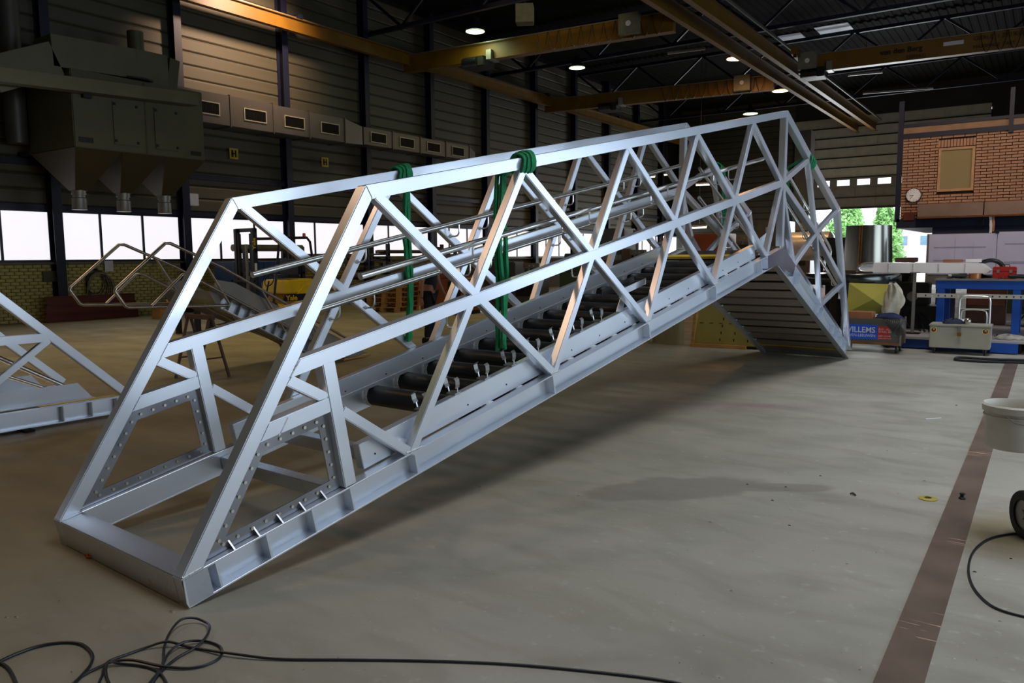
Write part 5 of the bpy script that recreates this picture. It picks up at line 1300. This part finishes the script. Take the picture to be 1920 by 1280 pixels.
# ================================================================== WILLEMS CART
wc = empty('tool_cart', (-2.33, 13.98, 0), math.radians(.5), label='grey tool cart on castors with a blue and red sign, right of the bridge foot', cat='cart')
CG = mat('cart_grey', '#5f5b50', .5, .3, .12, 3)
MB().box(-.48, -.25, .13, .42, .25, .17).build('bottom_shelf', mat('cart_copper', '#a8714a', .3, .9, .2, 3), wc, .004)
MB().box(-.48, -.25, .17, .42, -.235, .55).build('side_panel', CG, wc); MB().box(-.48, .235, .17, .42, .25, .55).build('side_panel', CG, wc); MB().box(-.48, -.235, .5, .42, .235, .52).build('top_shelf', CG, wc)
for x in (-.47, .42): MB().box(x-.012, -.26, .13, x+.012, -.235, .57).build('corner_post', ALUD, wc); MB().box(x-.012, .235, .13, x+.012, .26, .57).build('corner_post', ALUD, wc)
sg = MB().box(-.44, -.256, .215, .08, -.251, .455).build('blue_sign', mat('sign_blue', '#1f55c4', .4), wc, 0)
text('lettering', 'WILLEMS', .128, (-.43, -.2575, .325), (PI/2, 0, 0), WHITE, sg, .0005, bold=.002, sx=.93)
text('lettering', 'BOVEN-LEEUWEN', .062, (-.425, -.2575, .255), (PI/2, 0, 0), WHITE, sg, .0005, sx=.95)
rs = MB().box(.085, -.256, .215, .27, -.251, .43).build('red_sign', mat('sign_red', '#c8321f', .4), wc, 0)
text('lettering', 'RVS - ALU', .045, (.095, -.2575, .37), (PI/2, 0, 0), WHITE, rs, .0005); text('lettering', 'STAAL BV', .045, (.095, -.2575, .33), (PI/2, 0, 0), WHITE, rs, .0005)
text('lettering', '0487-593398', .034, (.095, -.2575, .265), (PI/2, 0, 0), WHITE, rs, .0005); text('lettering', 'www.willems.nl', .03, (.095, -.2575, .232), (PI/2, 0, 0), WHITE, rs, .0005)
for (x, y) in ((-.4, -.18), (.36, -.2), (-.4, .18), (.36, .2)): castor(wc, x, y, .062, .13)
e = empty('cable_bundle', (-2.02, 13.92, .47), label='grey cables draped over the right end of the tool cart', cat='cable')
for k in range(9):
    y = -.262-.011*k
    MB().tube(spline([(-.22+.02*k, .1, .075), (-.12+.03*k, y+.02, .07), (-.06+.012*k, y, -.02-.014*k), (.04+.006*k, y, -.04-.017*k), (.13+.008*k, y, -.0-.010*k), (.14, -.1, .08)], 5), .0065, 6).build('cable_strand', mat('cable_grey', '#3c3c3a', .5), e, smooth=True)
cloth('cloth_bundle', -2.10, 13.94, .555, .20, .16, .07, mat('blue_cloth', '#1a2348', .9, 0, .2, 20, .3, 60), 'dark blue cloth heap on the tool cart', 5)
q = MB().box(-.2, -.16, 0, .2, .16, .13).build('cardboard_box', mat('cardboard', '#94603c', .8, 0, .15, 4), None, .004, loc=(-2.55, 13.95, .521)); tag(q, 'brown cardboard box standing on the left of the tool cart', 'box')
# yellow sheet with cross break leaning behind the cart, and the hanging cloth
yb = empty('folded_sheet', (-2.55, 14.5, .0), label='olive-yellow metal panel with cross folds behind the tool cart', cat='panel')
YM = mat('protective_film_yellow', '#c4bd5e', .32, .3, .08, 2)
m = MB(); W_, H_ = .62, .50; z0 = .58
m.add([(-W_/2-.03, 0, z0), (W_/2+.12, 0, z0), (W_/2+.12, 0, z0+H_), (-W_/2, 0, z0+H_+.02), (.10, -.10, z0+H_*.5), (-W_/2-.03, .14, z0), (W_/2+.12, .14, z0), (W_/2+.12, .14, z0+H_), (-W_/2, .14, z0+H_+.02)],
      [(0, 1, 4), (1, 2, 4), (2, 3, 4), (3, 0, 4), (6, 5, 8, 7), (0, 5, 6, 1), (1, 6, 7, 2), (2, 7, 8, 3), (3, 8, 5, 0)])
m.build('panel', YM, yb); MB().box(-.3, .02, 0, -.26, .12, z0).box(.32, .02, 0, .36, .12, z0).build('stand', DARKS, yb)
m = MB(); n = 44; rr = 22
for i in range(rr+1):
    t = i/rr; z = 1.10-.60*t
    for k in range(n):
        a = 2*PI*k/n; w = (.05+.085*math.sin(min(1, t*1.4)*PI*.62))*(1+.22*math.sin(4*a+t*5)+.10*math.sin(9*a-t*7))
        m.v.append((w*1.0*math.cos(a)+.04*math.sin(t*5)+.03*t, .045*math.sin(a)*(1+.4*math.sin(5*a+t*6)), z+.02*math.sin(3*a)))
for i in range(rr):
    for k in range(n): m.f.append((i*n+k, i*n+(k+1) % n, (i+1)*n+(k+1) % n, (i+1)*n+k))
m.f.append(tuple(range(n))[::-1]); m.f.append(tuple(rr*n+k for k in range(n)))
q = m.build('hanging_jacket', mat('pale_cloth', '#bdb9a8', .9, 0, .3, 7, .4, 20), None, smooth=True, loc=(-2.17, 14.44, 0)); tag(q, 'pale grey work jacket hanging at the right of the yellow panel', 'jacket')

# ================================================================== BIG ALUMINIUM FRAME + DRUM + SUPPORT
sp_ = empty('round_table', (-3.0, 15.45, 0), label='dark round steel support table behind the yellow panel', cat='table')
MB().lathe([(0, 1.05), (.80, 1.05), (.82, 1.08), (.82, 1.22), (.80, 1.25), (0, 1.25)], 40).build('drum_top', mat('dark_chrome', '#4a4c4a', .2, .9, .1, 3), sp_, smooth=True)
for a in (0, 2.1, 4.2): MB().beam((.6*math.cos(a), .6*math.sin(a), 0), (.6*math.cos(a), .6*math.sin(a), 1.05), .08).build('leg', DARKS, sp_)
fr = empty('aluminium_frame', (-1.9, 15.75, 1.252), math.radians(0), label='long bright aluminium frame lying across the bench and the round table', cat='frame')
MB().prism([(-.72, .0), (1.02, .0), (1.08, .05), (.95, .17), (-.72, .19), (-.98, .13), (-1.05, .02)], -.25, .35, 1).build('box_body', mat('bright_alu', '#ffffff', .3, .35, .06, 6, .1, 20), fr, .006)
MB().tube(spline([(-.75, -.27, .02), (-.95, -.27, .03), (-1.0, -.27, .10), (-.92, -.27, .17), (-.75, -.27, .185)], 5), .022, 10).build('bent_tube', POL, fr, smooth=True)
for x in (-.5, -.1, .3, .7): MB().box(x-.01, -.258, .02, x+.01, -.25, .17).build('weld_seam', WELD, fr)
MB().box(-1.0, -.1, -.14, -.9, .2, .0).box(.6, -.1, -.14, .7, .2, 0).build('packing', WOOD, fr)
cy = empty('sheet_cylinder', (-3.02, 17.0, 1.28), label='big upright dark sheet-metal cylinder with a seam, in front of the far door', cat='cylinder')
SCM = mat('sheet_dark_chrome', '#7d7b72', .22, .95, .1, 1.5, .03, 4, stretch=(1, 1, .2))
MB().lathe([(.46, 0), (.445, .3), (.415, .88), (.41, .88), (.44, .3), (.455, 0), (.46, 0)], 56).build('shell', SCM, cy, smooth=True)
for a in (-1.78, -1.68): MB().beam((.462*math.cos(a), .462*math.sin(a), .0), (.418*math.cos(a), .418*math.sin(a), .88), .02, .008, up=(math.cos(a), math.sin(a), 0)).build('seam', mat('copper_seam', '#b37c4c', .3, .9), cy)
e = empty('support_table', (-3.05, 17.1, 0), label='brown low table under the big sheet-metal cylinder', cat='table')
MB().box(-.7, -.6, 1.22, .75, .6, 1.278).build('top', mat('table_brown', '#4d3527', .7), e, .004)
for x in (-.6, .65):
    for y in (-.5, .5): MB().box(x-.04, y-.04, 0, x+.04, y+.04, 1.22).build('leg', DARKS, e)
for k, (px, py, y, w_, h_, m_, lb) in enumerate(((1573, 462, 20, .55, .42, BLACK, 'black machine housing left of the big cylinder'), (1700, 487, 17.7, .35, .09, mat('brown_stuff', '#5b4030', .7), 'low brown box between cylinder and board'), (1798, 488, 16.3, .3, .05, mat('cork', '#8a5a3a', .7), 'curved brown offcut on the aluminium frame'))):
    if k == 2: 
        q = MB().box(-w_/2, -.1, 0, w_/2, .1, h_).build('offcut', m_, None, .01, loc=(-1.42, 15.85, 1.44)); tag(q, lb, 'offcut'); continue
    p = on_y(px, py, y); e = empty('machine_box' if k == 0 else 'low_box', (p.x, y, 0), label=lb, cat='box')
    MB().box(-w_/2, -.3, p.z-h_/2, w_/2, .3, p.z+h_/2).build('case', m_, e, .01); MB().box(-w_/2+.05, -.25, 0, w_/2-.05, .25, p.z-h_/2).build('stand', DARKS, e)
q = MB().box(-.12, -.05, 0, .12, .05, .06).build('white_block', WHITE, None, .004, loc=(-1.1, 15.85, 1.44)); tag(q, 'small white block on the right end of the aluminium frame', 'block')
# dark background items left of bench: black machine + scissor stand seen under bench
e = empty('wooden_cabinet', (-1.0, 17.9, .212), label='brown cabinet behind the blue bench, seen between its legs', cat='cabinet')
MB().box(-.32, -.2, 0, .35, .2, .72).build('body', mat('cab_brown', '#4a2c1a', .6), e, .006); MB().box(-.30, -.215, .38, .33, -.2, .70).build('door', mat('cab_brown2', '#6a3a1e', .6), e); MB().box(.2, -.23, .5, .24, -.215, .6).build('handle', STEELG, e)
e = empty('scissor_stand', (-.30, 17.6, .212), label='dark crossed-leg stand behind the blue bench, right of the brown cabinet', cat='stand')
for s_ in (-1, 1): MB().beam((-.2*s_, .02*s_, .02), (.2*s_, .02*s_, .5), .035, .02, up=(0, 1, 0)).build('leg', DARKS, e)
MB().box(-.25, -.15, 0, .25, .15, .02).box(-.25, -.15, .5, .25, .15, .53).build('plate', DARKS, e)
e = empty('dark_machine', (-2.22, 16.5, .212), label='dark cluttered machine between the yellow panel and the blue bench', cat='machine')
MB().box(-.25, -.3, .0, .55, .3, .42).build('base', DARKS, e, .01); MB().box(-.1, -.2, .42, .4, .2, .85).build('head', BLACK, e, .02); MB().cyl((.15, -.3, .6), (.15, -.42, .6), .09, 14).build('chuck', STEELG, e, smooth=True)
for k in range(4): MB().tube(spline([(.0+.1*k, -.3, .3), (.1+.12*k, -.5, .1), (.2+.09*k, -.6, .02), (.3+.08*k, -.8-.1*k, .02)], 5), .012, 6).build('hose', CABLE, e, smooth=True)
e = empty('post_stand', (-1.92, 15.13, .212), label='grey steel post stand right of the pale jacket', cat='stand')
MB().box(-.025, -.025, 0, .025, .025, 1.05).build('post', STEELG, e, .004); MB().box(-.12, -.12, 0, .12, .12, .015).build('foot', DARKS, e); MB().box(-.07, -.07, 1.05, .07, .07, 1.07).build('top_plate', STEELG, e)

# ================================================================== GOLDEN SHEET BOX under the bridge
gb = empty('slotted_sheet_box', (0, 0, 0), label='golden slotted sheet-metal casing with wooden edging on the floor under the bridge', cat='casing')
pL, pR = Vector((-5.13, 13.1, 0)), Vector((-3.8, 13.15, 0)); d = (pR-pL).normalized(); nn = Vector((-d.y, d.x, 0))
def gp(u_, v_, z): p = pL+d*u_+nn*v_; return (p.x, p.y, z)
m = MB(); H_ = .92
m.add([gp(0, 0, .05), gp(1.55, 0, .05), gp(1.45, 0, H_*.9), gp(.35, 0, H_*.82), gp(.12, 0, H_*.75), gp(0, .9, .05), gp(1.55, .9, .05), gp(1.45, .9, H_*.9), gp(.35, .9, H_), gp(.12, .9, H_*.75)],
      [(0, 1, 2, 3, 4), (9, 8, 7, 6, 5), (0, 5, 6, 1), (1, 6, 7, 2), (2, 7, 8, 3), (3, 8, 9, 4), (4, 9, 5, 0)])
m.build('casing', BRASS, gb)
sl = MB()
for (u0, n_) in ((.48, 5), (.72, 6), (.96, 6), (1.2, 6)):
    for k in range(n_): a_ = gp(u0+.02*k, -.003, .12+k*.12); sl.box(a_[0]-.008, a_[1]-.004, a_[2], a_[0]+.008, a_[1]+.004, a_[2]+.045)
for k in range(8): a_ = gp(.15+k*.17, -.003, .42); sl.box(a_[0]-.03, a_[1]-.004, a_[2], a_[0]+.03, a_[1]+.004, a_[2]+.01)
tag(sl.build('slot', BLACK, gb), kind='stuff')
MB().beam(gp(-.03, -.05, .03), gp(.95, -.05, .03), .05, .06).build('wood_edge', WOOD, gb, .004); MB().beam(gp(.0, -.03, .06), gp(.06, -.03, .7), .05, .05).build('wood_edge', WOOD, gb, .004)
cv = empty('curved_sheet', tuple(pL+Vector((-.42, .42, 0))), label='curved reflective sheet panel standing left of the golden casing', cat='sheet')
m = MB(); n = 16; o_ = 0
for i in range(n+1):
    a = PI*1.05+i*PI*.62/n
    for (r, z) in ((.5, .01), (.5, .78), (.49, .78), (.49, .01)): m.v.append((r*math.cos(a), r*math.sin(a), z))
for i in range(n):
    for k in range(4): m.f.append((i*4+k, i*4+(k+1) % 4, (i+1)*4+(k+1) % 4, (i+1)*4+k))
m.f += [(3, 2, 1, 0), tuple(n*4+k for k in range(4))]
m.build('sheet', mat('film_sheet', '#b9b08f', .25, .9, .1, 3), cv, smooth=True)
q = MB().tube([(-3.6, 13.5, .01), (-4.4, 13.2, .01)], .012, 8).build('steel_rod', STEELG, None); tag(q, 'thin steel rod on the floor behind the steep end of the bridge', 'rod')
# ================================================================== PERSON behind the bridge
def skin_mesh(name, verts, edges, radii, m, parent, root=0, sub=2):
    me = bpy.data.meshes.new(name); me.from_pydata(verts, edges, []); o = bpy.data.objects.new(name, me); COL.objects.link(o); o.parent = parent
    md = o.modifiers.new('skin', 'SKIN'); md.use_smooth_shade = True
    sk_ = me.skin_vertices[0] if me.skin_vertices else None
    for i, r in enumerate(radii):
        r = r if isinstance(r, tuple) else (r, r)
        me.skin_vertices[0].data[i].radius = r; me.skin_vertices[0].data[i].use_root = (i == root)
    sb_ = o.modifiers.new('sub', 'SUBSURF'); sb_.levels = sub; sb_.render_levels = sub
    dg = bpy.context.evaluated_depsgraph_get(); ev = o.evaluated_get(dg); m2 = bpy.data.meshes.new_from_object(ev)
    o.modifiers.clear(); o.data = m2; m2.materials.clear(); m2.materials.append(m)
    for p in m2.polygons: p.use_smooth = True
    return o
PX = on_z(806, 643)
pe = empty('person', (PX.x, PX.y, 0), math.radians(20), label='person in dark trousers and dark shirt standing behind the bridge, leaning to the right', cat='person')
SKIN = mat('skin', '#a9745a', .6, 0, .08, 8); TRO = mat('black_trousers', '#14151a', .85, 0, .2, 12, .3, 40); SHI = mat('dark_shirt', '#23252b', .85, 0, .2, 12, .3, 40)
V = [(0, 0, .95), (.02, 0, 1.15), (.06, 0, 1.34), (.10, .0, 1.46), (.13, .0, 1.53),            # pelvis..neck
     (.08, .18, 1.42), (.10, .24, 1.16), (.20, .24, .95), (.24, .23, .90),                       # left arm
     (.05, -.19, 1.42), (-.04, -.25, 1.15), (-.06, -.22, .92), (-.06, -.215, .86),              # right arm hanging
     (0, .09, .88), (.01, .11, .48), (-.02, .12, .09), (.10, .13, .04),
     (0, -.09, .88), (.03, -.11, .48), (-.01, -.12, .09), (.11, -.13, .04), (.165, .0, 1.60)]
E_ = [(0,1),(1,2),(2,3),(3,4),(2,5),(5,6),(6,7),(7,8),(2,9),(9,10),(10,11),(11,12),(0,13),(13,14),(14,15),(15,16),(0,17),(17,18),(18,19),(19,20),(4,21)]
R_ = [(.11,.15),(.10,.13),(.11,.15),(.06,.07),.05,.055,.042,.032,.028,.055,.042,.032,.028,.085,.058,.045,.038,.085,.058,.045,.038,.05]
skin_mesh('body', V, E_, R_, SKIN, pe)
g = lambda ids: ([V[i] for i in ids], ids)
def sub_(ids, edges, grow, name, m, cut=None):
    vs = [V[i] for i in ids]; mp_ = {v: k for k, v in enumerate(ids)}
    rr = [((R_[i][0]+grow, R_[i][1]+grow) if isinstance(R_[i], tuple) else R_[i]+grow) for i in ids]
    return skin_mesh(name, vs, [(mp_[a], mp_[b]) for a, b in edges], rr, m, pe)
sub_([0, 13, 14, 15, 17, 18, 19], [(0,13),(13,14),(14,15),(0,17),(17,18),(18,19)], .014, 'trousers', TRO)
V.append((.03, .235, 1.29)); V[-1] = (.09, .21, 1.27); R_.append(.05); V.append((.0, -.225, 1.27)); R_.append(.05)
sub_([0, 1, 2, 3, 5, 22, 9, 23], [(0,1),(1,2),(2,3),(2,5),(5,22),(2,9),(9,23)], .016, 'shirt', SHI)
def shoe(x, y): return MB().prism([(x-.09, 0), (x+.2, 0), (x+.21, .04), (x+.1, .09), (x+.0, .12), (x-.09, .12), (x-.1, .03)], y-.05, y+.05, 1)
shoe(.0, .125).build('shoe', BLACK, pe, .02, smooth=True); shoe(.0, -.125).build('shoe', BLACK, pe, .02, smooth=True)
hc_ = Vector((.185, 0, 1.66))
hm = MB(); n = 20
for i in range(15):
    t = i/14; ph = PI*t
    for k in range(n):
        a = 2*PI*k/n; x = .098*math.sin(ph)*math.cos(a); y = .076*math.sin(ph)*math.sin(a); z = .122*math.cos(ph)
        if z < -.02: x *= .88+.12*math.cos(a); y *= .82
        if abs(a if a < PI else a-2*PI) < .35 and -.045 < z < .012: x += .018*(1-abs(z+.02)/.04)
        hm.v.append((hc_.x+x, hc_.y+y, hc_.z+z))
for i in range(14):
    for k in range(n): hm.f.append((i*n+k, i*n+(k+1) % n, (i+1)*n+(k+1) % n, (i+1)*n+k))
hd_ = hm.build('head', SKIN, pe, smooth=True)
hr_ = MB()
for i in range(9):
    t = i/14; ph = PI*t*.95
    for k in range(n):
        a = 2*PI*k/n; f_ = 1.07; back = 1 if math.cos(a) < .25 else .0
        hr_.v.append((hc_.x-.006+.100*f_*math.sin(ph)*math.cos(a), hc_.y+.078*f_*math.sin(ph)*math.sin(a), hc_.z+.006+.124*f_*math.cos(ph)+(.06 if (not back and i > 4) else 0)))
for i in range(8):
    for k in range(n): hr_.f.append((i*n+k, i*n+(k+1) % n, (i+1)*n+(k+1) % n, (i+1)*n+k))
hr_.build('hair', mat('brown_hair', '#5b3620', .8, 0, .3, 40), pe, smooth=True)
for s_ in (-1, 1):
    MB().lathe([(0, -.006), (.008, 0), (.006, .005), (0, .006)], 8, (hc_.x+.088, s_*.032, hc_.z+.005)).build('eye', WHITE, hd_, smooth=True)
    MB().tube([(hc_.x-.005, s_*.077, hc_.z+.02), (hc_.x-.012, s_*.086, hc_.z), (hc_.x-.004, s_*.078, hc_.z-.025)], .009, 6).build('ear', SKIN, hd_, smooth=True)
MB().tube([(hc_.x+.082, -.022, hc_.z-.055), (hc_.x+.088, 0, hc_.z-.057), (hc_.x+.082, .022, hc_.z-.055)], .004, 6).build('mouth', mat('lip', '#7d4a40', .6), hd_, smooth=True)
def hand(wrist, dirv, side):
    wv = Vector(wrist); d = Vector(dirv).normalized(); s_ = Vector((d.y, -d.x, 0)); s_ = s_.normalized() if s_.length > .1 else Vector((1, 0, 0)); n_ = d.cross(s_)
    vs = [tuple(wv), tuple(wv+d*.05), tuple(wv+d*.085)]; es = [(0, 1), (1, 2)]; rr = [.024, (.034, .018), (.036, .015)]
    for j, (off_, ln_) in enumerate(((-.03, .062), (-.01, .072), (.01, .068), (.03, .052))):
        b_ = wv+d*.09+s_*off_; i0 = len(vs)
        vs += [tuple(b_), tuple(b_+d*ln_*.5+n_*.006), tuple(b_+d*ln_*.9+n_*.02)]; es += [(2, i0), (i0, i0+1), (i0+1, i0+2)]; rr += [.009, .008, .007]
    b_ = wv+d*.03-s_*.03*side; i0 = len(vs); vs += [tuple(b_), tuple(b_+d*.03-s_*.02*side), tuple(b_+d*.055-s_*.022*side+n_*.008)]; es += [(1, i0), (i0, i0+1), (i0+1, i0+2)]; rr += [.011, .009, .008]
    skin_mesh('hand', vs, es, rr, SKIN, pe, sub=1)
hand(V[12], (0, .03, -1), 1); hand(V[8], (.5, -.05, -.85), -1)
